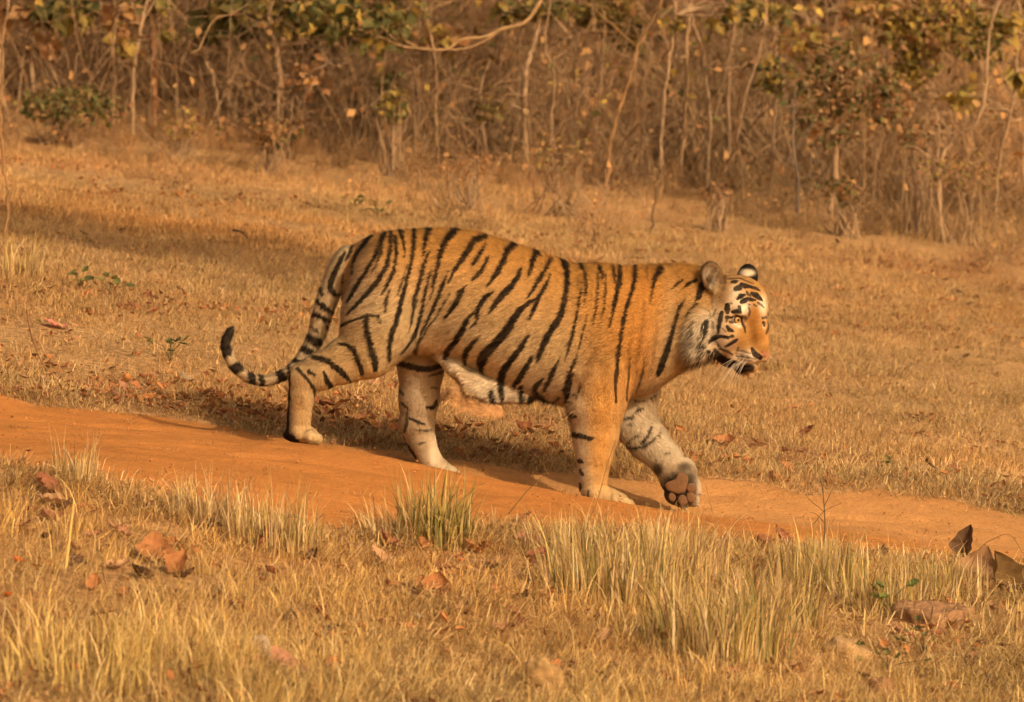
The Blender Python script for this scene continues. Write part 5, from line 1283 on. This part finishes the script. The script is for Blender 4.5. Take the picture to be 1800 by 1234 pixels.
if not ONLY:
    S = []
    S += [('crooked grey sapling bending left above the low green bush’s right end', q5((1125, 560), (1100, 400), (1060, 320), (1035, 230), (1040, 150), (1080, 60), (1090, 0)), 21.5, 8, dict(top=4.2, clusters=[(398, 41, 45, 30, 26, 40, GRN), (430, 4, 60, 22, 30, 40, GRN + YEL)]))]
    S += [('slim sapling with a kinked stem right of the crooked grey one', q5((1190, 430), (1260, 250), (1280, 190), (1285, 0)), 22.5, 7, dict(top=3.6))]
    S += [('pale slender sapling under the hanging leafy branch', q5((1445, 440), (1430, 270), (1400, 160), (1390, 100), (1410, 0)), 21, 8, dict(top=4.0, clusters=[(560, 22, 90, 42, 130, 26, GRN + YEL[:2]), (645, 35, 80, 45, 110, 26, GRN + YEL[:1] + BRN[:1])]))]
    S += [('thick reddish brown trunk among the dark stems at upper left', q5((800, 330), (790, 150), (775, 50), (770, 0)), 22, 15, dict(top=5, bark=(.34, .17, .08), clusters=[(285, 50, 12, 8, 3, 38, YEL), (275, 4, 30, 14, 8, 36, YEL + GRN)]))]
    S += [('leaning grey stem just left of the thick reddish trunk', q5((690, 360), (720, 220), (735, 100), (760, 0)), 21, 8, dict(top=4, clusters=[(212, 32, 22, 30, 12, 30, BRN), (222, 70, 24, 26, 10, 28, BRN + YEL)]))]
    S += [('straight grey trunk near the upper left corner', q5((165, 330), (160, 130), (185, 0)), 22, 11, dict(top=5, clusters=[(115, 16, 50, 18, 40, 38, GRN + YEL), (72, 78, 26, 10, 8, 30, BRN), (30, 14, 40, 22, 16, 44, BRN)]))]
    S += [('dark stem leaning left behind the low green bush', q5((280, 480), (220, 350), (170, 260), (130, 190)), 19.5, 6, dict(bark=(.13, .085, .05)))]
    S += [('thin pale pole standing left of the leaning grey stem', q5((590, 430), (588, 280), (592, 130), (596, 0)), 20.5, 4, dict(top=3, bark=(.30, .19, .10)))]
    S += [('dark forked sapling spreading to the right above the tail', q5((1500, 600), (1515, 470), (1600, 380), (1690, 330), (1763, 345)), 19.5, 9, dict(bark=(.17, .11, .065), branches=6, clusters=[(490, 230, 46, 26, 60, 13, GRN[:2] + BRN), (530, 130, 50, 40, 24, 16, BRN)]))]
    S += [('thin wavering stem in the dark gap at upper left', q5((880, 480), (900, 330), (960, 200), (965, 100), (960, 0)), 23, 5, dict(top=4))]
    S += [('thin bare stem at the left edge in front of the wood', [(14, 345), (8, 290), (2, 205), (6, 130), (0, 60), (-14, 0)], 6.5, 7, dict(bark=(.30, .17, .075), top=3.2, branches=2, crown=(60, .5, .12, BRN)))]
    S += [('pale stem rising behind the hanging branch', q6((400, 480), (390, 200), (410, 50), (415, 0)), 22, 8, dict(top=4))]
    S += [('sapling crossing behind the low bare branch at top centre', q6((720, 440), (800, 260), (825, 150), (835, 0)), 21, 9, dict(top=4.5, clusters=[(768, 60, 40, 30, 16, 24, BRN + YEL), (680, 142, 30, 20, 22, 16, GRN), (690, 205, 18, 14, 16, 14, GRN)]))]
    S += [('sturdy pale sapling slightly right of top centre', q6((945, 480), (960, 330), (1000, 200), (1025, 80), (1030, 0)), 20.5, 11, dict(top=4.5, clusters=[(960, 12, 70, 22, 60, 18, GRN + YEL[2:]), (885, 20, 24, 20, 8, 30, GRN + YEL), (865, 190, 26, 26, 20, 14, YEL + GRN)]))]
    S += [('straight brown stem left of the sturdy pale sapling', q6((910, 470), (920, 300), (915, 150), (920, 0)), 22, 9, dict(top=4.5))]
    S += [('wavy thin stem right of the sturdy pale sapling', q6((1085, 600), (1100, 420), (1080, 330), (1050, 200), (1080, 0)), 20, 6, dict(top=3.6))]
    S += [('thick trunk cut short behind the stems at top centre right', q6((1215, 400), (1205, 200), (1225, 60), (1230, 0)), 24, 14, dict(top=5, clusters=[(1065, 18, 60, 26, 90, 20, YEL), (1110, 55, 30, 30, 30, 18, YEL + GRN)]))]
    S += [('long stem leaning right at the top, its foot orange-brown', q6((1395, 720), (1450, 520), (1500, 380), (1530, 250), (1620, 80), (1660, 0)), 20, 8, dict(top=3.8, bark=(.30, .17, .075)))]
    S += [('dark slanting stem low at the wood’s edge above the shoulder', q6((1085, 830), (1110, 680), (1200, 580), (1270, 400), (1290, 330)), 18.5, 6, dict(bark=(.19, .12, .07)))]
    S += [('slender upright stem left of the leafy green bush', q6((1655, 700), (1690, 350), (1710, 200), (1720, 0)), 20, 8, dict(top=4, clusters=[(1185, 45, 16, 14, 8, 22, YEL), (1330, 20, 70, 26, 90, 16, GRN + YEL)]))]
    S += [('grey stem with a bent top at upper centre left', q6((560, 520), (560, 300), (570, 150), (610, 40), (625, 0)), 22, 7, dict(top=4))]
    S += [('thin grey stem near the pale one behind the hanging branch', q6((490, 600), (490, 400), (480, 260), (440, 90), (430, 0)), 20.5, 5, dict(top=3.5))]
    S += [('short dark stump-like stem above the tiger’s back', q6((700, 900), (702, 760), (700, 640)), 17.5, 5, dict(bark=(.15, .095, .055), branches=2))]
    S += [('thin stick-like sapling low above the neck', q6((1610, 1095), (1630, 950), (1640, 830), (1650, 700)), 15.5, 5, dict(bark=(.16, .10, .055), branches=3))]
    S += [('upright stem at the left side of the tangle above the head', q7((15, 480), (20, 200), (40, 30), (44, 0)), 21, 8, dict(top=4))]
    S += [('thin stem slanting across the one above the head', q7((140, 560), (110, 400), (100, 260), (50, 110), (20, 0)), 20.5, 6, dict(top=3.5))]
    S += [('smooth pale trunk left of the leafy green bush', q7((235, 560), (235, 330), (260, 170), (285, 0)), 21, 11, dict(top=4.5, bark=(.30, .19, .11), clusters=[(1265, 40, 22, 10, 10, 22, YEL)]))]
    S += [('thin stem leaning right beside the smooth pale trunk', q7((290, 700), (320, 500), (380, 330), (420, 150), (435, 0)), 19.5, 7, dict(top=3.8, branches=5))]
    S += [('small leafy tree with dense green and tan leaves at upper right', q7((785, 930), (790, 700), (800, 560), (795, 400), (780, 250)), 18.5, 15, dict(bark=(.30, .19, .10), branches=6, clusters=[(1472, 130, 105, 66, 230, 13, GRN + BRN[:2] + [(.42, .28, .16), (.30, .22, .10)]), (1465, 200, 90, 60, 150, 13, GRN + BRN + [(.36, .25, .13)]), (1410, 70, 55, 30, 70, 16, YEL + BRN), (1560, 170, 50, 60, 90, 14, BRN + GRN)]))]
    S += [('dark speckled stem left of the small leafy tree', q7((600, 1010), (580, 820), (572, 560), (590, 420)), 18, 8, dict(bark=(.15, .11, .08), branches=4))]
    S += [('tree hung with yellow leaves at the upper right', q7((1210, 930), (1180, 760), (1200, 400), (1230, 100), (1240, 0)), 21, 8, dict(top=4, clusters=[(1640, 45, 105, 60, 420, 15, YEL + BRN[:2]), (1610, 110, 40, 40, 90, 15, YEL), (1530, 15, 60, 22, 90, 16, YEL + BRN), (1700, 165, 22, 20, 14, 20, YEL)]))]
    S += [('curving grey stem at the far right of the wood', q7((1340, 830), (1390, 740), (1500, 650), (1560, 500), (1570, 330), (1590, 150), (1640, 0)), 19.5, 8, dict(top=3.8))]
    S += [('brown stem near the right edge with big yellow leaves', q7((1630, 850), (1690, 580), (1720, 450), (1730, 180), (1740, 0)), 20, 7, dict(top=4, clusters=[(1730, 60, 60, 50, 110, 15, YEL + GRN), (1788, 128, 14, 18, 8, 30, YEL), (1775, 40, 30, 24, 14, 26, YEL), (1690, 172, 26, 16, 10, 24, YEL)]))]
    S += [('upright dry stem low at the right of the wood', q7((1330, 1090), (1322, 900), (1320, 700), (1310, 560)), 17.5, 6, dict(branches=4))]
    S += [('short leafy sapling between the pale trunk and the leafy tree', q7((480, 520), (480, 300), (478, 160)), 19.5, 6, dict(branches=5, clusters=[(1365, 135, 40, 34, 60, 15, GRN + YEL)]))]
    for i, (lab, pix, Y, w, kw) in enumerate(S):
        kw = dict(kw); 
        if 'crown' not in kw: kw['crown'] = big(440 if pix[0][0] < 750 else 240) if kw.get('top') else (0, .4, .08, BRN + YEL)
        tree('sapling' if w < 12 else 'tree', lab, pix, Y, w, 700 + i, group=GS, **kw)
    # further saplings of the tangle that look alike
    for k in range(88):
        px = wr2.uniform(-60, 1860); Y = wr2.uniform(20.5, 31); m = SC * (20 + Y)
        lean = wr2.normal(0, 100); b0 = 330
        pix = [(px, 380), (px + lean * .3, 250), (px + lean * .7 + wr2.normal(0, 14), 130), (px + lean, 0)]
        tree('sapling', 'thin bare stem among many alike in the tangle at the edge of the wood', pix, Y, wr2.uniform(1.8, 5.5), 900 + k, group='look-alike thin stems in the tangle', top=wr2.uniform(2.6, 4.6), branches=int(wr2.integers(4, 9)), crown=(int(wr2.integers(60, 180)), .75, .11, BRN + GRN))
    # the bare low branch hanging across the top: belongs to a tree standing off to the right of it
    g = Geo(); yb = 17.0; bk = (.36, .23, .11)
    def br(pts, w0, w1):
        ps = spline([P(a, b, yb) for a, b in pts], 8 * len(pts)); v, q = tube(ps, np.linspace(w0, w1, len(ps)) * SC * 37 / 2, 6); g.put(v, q, c=bk); return ps
    base = br(q6((1090, -700), (1080, -300), (1060, -80), (1000, 50), (940, 120), (830, 150), (740, 190), (620, 205), (540, 255), (400, 250), (300, 235), (200, 190), (30, 130)), 9, 2.4)
    br(q6((800, 170), (740, 212), (640, 250), (540, 257)), 4, 3); br(q6((300, 235), (200, 130), (90, 60), (20, 20)), 3.5, 1.6); br(q6((200, 190), (110, 210), (30, 180)), 3, 1.4); br(q6((400, 250), (290, 180), (240, 80), (180, 0)), 3, 1.6)
    br(q5((990, 272), (1030, 250), (1060, 180), (1110, 100), (1200, 70), (1280, 20)), 3, 2)
    gl = Geo(); rr = np.random.default_rng(77)
    for (cx, cy, rx, ry, n, L) in ((590, 30, 70, 34, 60, 22), (660, 60, 60, 40, 50, 20), (700, 20, 60, 30, 40, 22)):
        v, q, c = leaf_cloud(P(cx, cy, yb), (rx * SC * 37, .3, ry * SC * 37), n, L * SC * 37, GRN + YEL[:1], rr); gl.put(v, q, c=c)
    # its trunk, out of the picture above, leans in from behind
    tp = spline([np.array([3.2, 24.0, float(H(3.2, 24.0)) - .05]), np.array([2.6, 22.5, 1.6]), np.array([1.6, 19.5, 3.2]), base[0]], 24); v, q = tube(tp, np.linspace(.07, .03, 24), 8); g.put(v, q, c=(.30, .19, .11))
    o = tp[0]; root = add('overhanging_tree', None, None, label='tree whose bare pale branch hangs low across the top centre', cat='tree', loc=tuple(o))
    add('branch', g.mesh('branch', origin=o), M_bark, root); add('leaves', gl.mesh('leaves', origin=o, smooth=False), M_cleaf, root)

    # bushes
    def bush(px, py, Y, rx, ry, n, Lpx, cols, label, seed, twigs=26):
        r = np.random.default_rng(seed); m = SC * (20 + Y); c0 = P(px, py, Y); o = np.array([c0[0], Y, float(H(c0[0], Y))])
        root = add('bush', None, None, label=label, cat='bush', group='low bushes in front of the wood', loc=tuple(o)); g = Geo(); gl = Geo()
        for _ in range(twigs):
            e = c0 + r.normal(0, .5, 3) * np.array([rx, rx * .7, ry]) * m; b = o + np.array([r.normal(0, rx * m * .4), r.normal(0, .08), -.02])
            tp = spline([b, (b + e) / 2 + r.normal(0, .04, 3), e], 8); v, q = tube(tp, np.linspace(.007, .002, 8), 4); g.put(v, q, c=BARKS[r.integers(5)])
        v, q, c = leaf_cloud(c0, (rx * m, rx * m * .7, ry * m), n, Lpx * m, cols, r); gl.put(v, q, c=c)
        add('stems', g.mesh('stems', origin=o), M_bark, root); add('leaves', gl.mesh('leaves', origin=o, smooth=False), M_cleaf, root)
    bush(125, 185, 18.5, 105, 38, 520, 12, GRN * 2 + BRN[:1] + YEL[2:3], 'wide low dark green bush at the left in front of the wood', 1)
    bush(478, 228, 17.5, 40, 28, 130, 12, GRN[:2] + BRN * 2, 'small brown-green bush above the tail tip’s right', 2)
    bush(1480, 335, 17.0, 42, 24, 130, 11, GRN[:3] + BRN, 'small dark green bush under the small leafy tree', 3)
    bush(1260, 335, 16.5, 30, 18, 70, 10, BRN + [(.10, .07, .04)], 'small dark brown bush above the head', 4)
    bush(690, 185, 19.0, 34, 38, 120, 13, GRN + YEL, 'narrow green bush among the stems above the rump', 5)
    bush(1610, 240, 18.0, 34, 22, 70, 12, GRN[:2] + BRN, 'small green bush right of the small leafy tree', 6)
    bush(330, 215, 18.0, 70, 30, 160, 10, YEL[1:] + BRN, 'straw-yellow low bush right of the wide green one', 7)
    bush(1690, 300, 17.5, 90, 36, 200, 9, BRN + YEL[2:], 'brown dry low bush at the right in front of the wood', 8)
    bush(980, 270, 16.0, 90, 40, 200, 9, BRN + YEL[2:], 'brown dry low bush in front of the stems above the shoulder', 9)
    bush(820, 290, 15.5, 60, 28, 120, 9, BRN, 'brown dry low bush above the middle of the back', 10)

    # undergrowth: tangles of dead twigs and rank dry grass (nobody could count them)
    def tangle(r, n, h, cols):
        g = Geo()
        for _ in range(n):
            a = r.random() * 6.28; b = np.array([r.normal(0, .10), r.normal(0, .10), -.02]); e = b + np.array([math.cos(a) * h * r.uniform(.1, .8), math.sin(a) * h * r.uniform(.1, .8), h * r.uniform(.4, 1)])
            ps = spline([b, (b + e) / 2 + r.normal(0, .06 * h / .5, 3), e], 6); v, q = tube(ps, np.linspace(.006, .0018, 6), 3); g.put(v, q, c=np.array(cols[r.integers(len(cols))]) * r.uniform(.7, 1.2))
            for _2 in range(2):
                j = r.integers(2, 5); e2 = ps[j] + r.normal(0, .12, 3); v, q = tube(spline([ps[j], e2], 3), np.linspace(.003, .0012, 3), 3); g.put(v, q, c=cols[r.integers(len(cols))])
        v, q, c = leaf_cloud((0, 0, h * .4), (.28, .28, h * .4), 26, .05, BRN, r); g.put(v, q, c=c)
        v, q, c = blades(26, .18, h * .4, h * .95, .005, .5, r, [(.40, .24, .10), (.34, .20, .09), (.46, .29, .12)], 3); g.put(v, q, c=c)
        return g.mesh('tangle')
    tg_p = [proto('tangle', tangle(wr2, 16, .55, BARKS + [(.40, .25, .13)]), M_twig_i) for _ in range(6)]
    n = 1700; y = 14.5 + 19 * wr2.random(n) ** 1.1; x = (wr2.random(n) * 2 - 1) * ((y + 20) * SC * 900 + .8)
    pxx = 900 + x / SC / (20 + y); front = 18.4 + .6 * np.clip((900 - pxx) / 900, 0, 1) + 1.3 * fbm2(x * .5, y * 0, 301, 3)
    k = y > front; x, y = x[k], y[k]; p, rot = place(x, y, wr2, .15)
    sc_ = (.35 + .55 * wr2.random(len(x))) * np.clip(.55 + (y - front[k]) * .12, .5, 1.0)
    scatter('undergrowth', p, rot, sc_, tints(x, y, wr2, (1.0, .97, .92), .45), wr2.integers(0, 6, len(x)), tg_p, 'brown tangle of dead twigs and rank dry grass under the wood’s edge')

    n = 150; y = 12.5 + 6.5 * wr2.random(n) ** .6; x = (wr2.random(n) * 2 - 1) * ((y + 20) * SC * 900 + .3); k = fbm2(x * .7, y * .5, 311, 2) > -.25; x, y = x[k], y[k]; p, rot = place(x, y, wr2, .2)
    scatter('scattered_scrub', p, rot, .16 + .36 * wr2.random(len(x)), tints(x, y, wr2, (1.05, 1.0, .95), .35), wr2.integers(0, 6, len(x)), tg_p, 'low dry scrub and twigs straggling onto the meadow before the wood')
    def switch(r):
        g = Geo()
        for _ in range(9):
            b = np.array([r.normal(0, .25), r.normal(0, .25), -.03]); h = r.uniform(.7, 1.9); e = b + np.array([r.normal(0, .8), r.normal(0, .5), h * (1 if _ < 5 else .55)])
            ps = spline([b, b * .6 + e * .4 + r.normal(0, .13, 3) + np.array([0, 0, .1]), b * .25 + e * .75 + r.normal(0, .13, 3) + np.array([0, 0, .16]), e], 12); v, q = tube(ps, np.linspace(r.uniform(.004, .009), .002, 12), 4); cc = np.array((BARKS + [(.34, .21, .11)])[r.integers(6)]) * r.uniform(.8, 1.3); g.put(v, q, c=cc)
            for _2 in range(4):
                j = r.integers(3, 11); e2 = ps[j] + r.normal(0, .22, 3) + np.array([0, 0, .08]); v, q = tube(spline([ps[j], (ps[j] + e2) / 2 + r.normal(0, .03, 3), e2], 5), np.linspace(.004, .0015, 5), 3); g.put(v, q, c=cc)
                if r.random() < .3: v, q, c = leaf_at(e2 + r.normal(0, .04, (1, 3)), .09, BRN + BRN + YEL[:1] + GRN[:1], r); g.put(v, q, c=c)
        return g.mesh('switch')
    sw = [proto('switch', switch(wr2), M_twig_i) for _ in range(6)]
    n = 430; y = 20 + 13 * wr2.random(n) ** 1.2; x = (wr2.random(n) * 2 - 1) * ((y + 20) * SC * 900 + .5)
    k = y > 20 + 1.8 * np.clip((900 - (900 + x / SC / (20 + y))) / 900, 0, 1); x, y = x[k], y[k]; p, rot = place(x, y, wr2, .1)
    scatter('brushwood', p, rot, .6 + .6 * wr2.random(len(x)), tints(x, y, wr2, (1.0, .97, .94), .3), wr2.integers(0, 6, len(x)), sw, 'thicket of thin crossing twigs between the saplings')

    # the deeper wood: reads as one mass
    def deep(r, k):
        g = Geo(); h = r.uniform(4.5, 7)
        for _ in range(3):
            b = np.array([r.normal(0, .3), r.normal(0, .3), -.1]); e = b + np.array([r.normal(0, .8), r.normal(0, .5), h])
            ps = spline([b, b * .5 + e * .5 + r.normal(0, .2, 3), e], 10); v, q = tube(ps, np.linspace(r.uniform(.03, .07), .012, 10), 5); g.put(v, q, c=BARKS[r.integers(5)])
        v, q, c = leaf_cloud((0, 0, h * .78), (1.2, 1.2, h * .30), 420, .16, GRN * 2 + BRN + YEL, r); g.put(v, q, c=c)
        v, q, c = leaf_cloud((0, 0, h * .28), (1.0, 1.0, h * .25), 260, .13, GRN * 2 + BRN * 2 + YEL[:1], r); g.put(v, q, c=c)
        return g.mesh('deep_tree', smooth=False)
    M_deep = mat_attr('deep_wood', .75, .1, transl=.2, inst=True)
    dp = [proto('deep_tree', deep(wr2, k), M_deep) for k in range(5)]
    n = 330; y = 28 + 55 * wr2.random(n) ** 1.3; x = (wr2.random(n) * 2 - 1) * ((y + 20) * SC * 900 + 7)
    p, rot = place(x, y, wr2, .05)
    scatter('far_wood', p, rot, .7 + .5 * wr2.random(n), tints(x, y, wr2, (.95, .95, .9), .2), wr2.integers(0, 5, n), dp, 'dark wood behind the saplings, reading as one mass')

    # tree just outside the picture at the left: its bough shades the grass at the left
    rsh = np.random.default_rng(88)
    o = np.array([-3.7, 3.4, float(H(-3.7, 3.4))]); g = Geo(); gl = Geo()
    tp = spline([o + [0, 0, -.1], o + [.1, .1, 1.5], o + [.7, .3, 2.6], o + [2.4, .6, 3.1], o + [4.2, .8, 3.3], o + [6.0, .6, 3.4]], 36); v, q = tube(tp, np.linspace(.15, .02, 36), 9); g.put(v, q, c=(.26, .16, .09))
    root = add('shade_tree', None, None, label='tree just beyond the left edge whose bough shades the grass at left', cat='tree', loc=tuple(o))
    for c_, r_, n in ((o + [4.3, 1.0, 3.4], (1.2, 1.5, .6), 1500), (o + [5.4, .8, 3.5], (1.2, 1.5, .6), 1500), (o + [6.3, .1, 3.5], (.8, 1.1, .5), 600)):
        v, q, c = leaf_cloud(c_, r_, n, .15, GRN, rsh); gl.put(v, q, c=c)
        for _ in range(8):
            i_ = np.argmin(np.linalg.norm(tp - c_, axis=1)); e = c_ + rsh.normal(0, .5, 3) * np.array(r_); ps = spline([tp[i_], (tp[i_] + e) / 2 + rsh.normal(0, .08, 3), e], 8); v, q = tube(ps, np.linspace(.014, .003, 8), 4); g.put(v, q, c=(.24, .15, .08))
    add('trunk', g.mesh('trunk', origin=o), M_bark, root); add('crown', gl.mesh('crown', origin=o, smooth=False), M_cleaf, root)

# ------------------------------------------------------------------ ground cover
def fill(name, n, y0, y1, protos, s0, s1, label, base=(1, 1, 1), pw=1.0, gap=.03, dens=None, tilt=.12, seed=1, margin=.35, clear=.8, front=.3):
    r = np.random.default_rng(seed)
    x, y = field(n, y0, y1, r, pw, margin)
    k = (on_track(x, y) < -gap)
    if dens is not None: k &= r.random(n) < dens(x, y)
    for cx, cy, cr in CLEAR:
        k &= ~((np.abs(x - cx) < cr * .95) & (y - cy > -cr - front) & (y - cy < cr * .7) & (r.random(n) < clear))
    x, y = x[k], y[k]
    p, rot = place(x, y, r, tilt)
    sc_ = (s0 + (s1 - s0) * r.random(len(x))) * (1 + .3 * fbm2(x * 1.1, y * .8, 211 + seed, 2))
    return scatter(name, p, rot, sc_, tints(x, y, r, base), r.integers(0, len(protos), len(x)), protos, label)
def bits(r, n, sp):
    g = Geo()
    for _ in range(n):
        L = r.uniform(.015, .05); v, q, c = leaf_geo(L, L * .6, r.uniform(.2, 1.1), .3, r, .004, [RB, OB, TN, PK, OB, TN][r.integers(6)])
        v = v.reshape(9, 15, 3)[::4, ::7].reshape(-1, 3); c = c.reshape(9, 15, 3)[::4, ::7].reshape(-1, 3)
        a = r.random() * 6.28; d = sp * math.sqrt(r.random())
        g.put(eul(v, (r.uniform(0, .8), r.normal(0, .4), r.random() * 6.28)) + np.array([d * math.cos(a), d * math.sin(a), r.uniform(.006, .02)]), grid_faces(3, 3), c=c)
    return g.mesh('leaf_bits')
if not ONLY:
    rb_ = np.random.default_rng(61)
    lb = [proto('leaf_bits', bits(rb_, 7, .12), M_leaf_i) for _ in range(6)]
    patch = lambda x, y: np.clip(.50 + 1.25 * fbm2(x * .9, y * .6, 219, 4), .12, 1)
    fill('meadow_grass', 24000, .4, 9, short, .7, 1.25, 'short dry straw-coloured grass covering the meadow beyond the track', seed=1, base=(1.06, 1.02, .98), dens=patch, front=.05)
    fill('far_meadow_grass', 17000, 9, 21, short, .9, 1.6, 'short dry grass of the farther meadow up to the wood', seed=2, base=(1.04, 1.0, .97), dens=patch)
    fill('meadow_tufts', 2200, .55, 20, mid, .35, .85, 'taller dry grass tufts scattered over the meadow', seed=3, dens=lambda x, y: np.clip(.25 + .8 * fbm2(x * .6, y * .4, 221, 3), 0, 1), front=.1)
    fill('meadow_straw', 4200, .5, 14, straw, .5, .9, 'flattened straw lying over the meadow', seed=14, base=(.95, .9, .85), front=.05)
    fill('leaf_fragments', 2400, -7, 16, lb, .7, 1.3, 'crumbled bits of dry leaves scattered over the ground', seed=15, gap=.0, front=0, dens=lambda x, y: np.clip(.35 + .9 * fbm2(x * .8 + 3, y * .7, 241, 3), .05, 1))
    fill('litter_strip_fragments', 900, .4, 2.4, lb, .8, 1.6, 'crumbled dry leaves of the litter strip behind the tiger', seed=16, gap=.02, front=0, dens=lambda x, y: np.exp(-((-on_track(x, y) - .35) / .5) ** 2) * np.clip((.6 - x) / 1.2, .15, 1))
    fill('track_edge_straw', 6500, -3.2, 2.2, straw, .55, 1.0, 'flattened straw strewn along both edges of the track', seed=4, gap=-.10, front=.02,
         dens=lambda x, y: np.exp(-((np.abs(on_track(x, y)) - .12) / .45) ** 2) * np.where(on_track(x, y) > .02, .32, 1))
    # grit and scraps on the track itself
    gt = []
    for _ in range(4):
        g = Geo()
        for _2 in range(6):
            c_ = np.array([rb_.normal(0, .12), rb_.normal(0, .12), .0]); r_ = rb_.uniform(.0015, .006)
            oc = np.array([[1, 0, 0], [-1, 0, 0], [0, 1, 0], [0, -1, 0], [0, 0, 1], [0, 0, -.6]]) * (r_ * (.7 + .6 * rb_.random((6, 1)))) + c_
            g.put(oc, None, [(0, 2, 4), (2, 1, 4), (1, 3, 4), (3, 0, 4), (2, 0, 5), (1, 2, 5), (3, 1, 5), (0, 3, 5)], c=np.array([.42, .18, .055]) * rb_.uniform(.75, 1.1))
        gt.append(proto('grit', g.mesh('grit', smooth=False), M_twig_i))
    r = np.random.default_rng(19); x, y = field(260, -2.6, .8, r); k = on_track(x, y) > .0; x, y = x[k], y[k]; p, rot = place(x, y, r, .0); p[:, 2] += .006
    scatter('track_grit', p, rot, .6 + .9 * r.random(len(x)), tints(x, y, r), r.integers(0, 4, len(x)), gt, 'grit and crumbs of soil on the dirt track')
    r = np.random.default_rng(20); x, y = field(420, -2.6, .8, r); k = (on_track(x, y) > .0) & (r.random(420) < .45); x, y = x[k], y[k]; p, rot = place(x, y, r, .0); p[:, 2] += .007
    scatter('track_straw', p, rot, .2 + .3 * r.random(len(x)), tints(x, y, r, (.8, .7, .6)), r.integers(0, 4, len(x)), straw, 'single straws and scraps lying on the track')
    # near side of the track
    bare = lambda x, y: np.clip(.55 + 1.5 * fbm2(x * 1.15 + 2, y * .75, 261, 3), .10, 1)
    fill('foreground_straw', 9500, -7.5, -.8, straw, .6, 1.1, 'mat of fallen straw on the near side of the track', seed=7, base=(1.0, .95, .86), front=.05, dens=lambda x, y: .25 + .75 * bare(x, y))
    fill('foreground_short_grass', 5200, -7.5, -.8, mid, .35, .8, 'low dry grass on the near side of the track', seed=5, base=(1.02, .96, .84), dens=bare, front=.15)
    def tall_d(x, y):
        px = 900 + x / SC / (20 + y)
        left = np.clip((720 - px) / 250, 0, 1) * np.clip((-2.0 - y) / .8, 0, 1)
        right = np.clip((px - 850) / 150, 0, 1) * .32
        return bare(x, y) ** .5 * np.clip((left * .9 + right) * (.42 + 1.2 * fbm2(x * 1.5, y * 1.3, 231, 3)), 0, 1)
    fill('foreground_tall_grass', 8000, -7.5, -.9, tall, .4, .85, 'tall wispy golden grass in front of the track', seed=6, dens=tall_d, base=(1.12, 1.04, .84), gap=.05, front=.45)
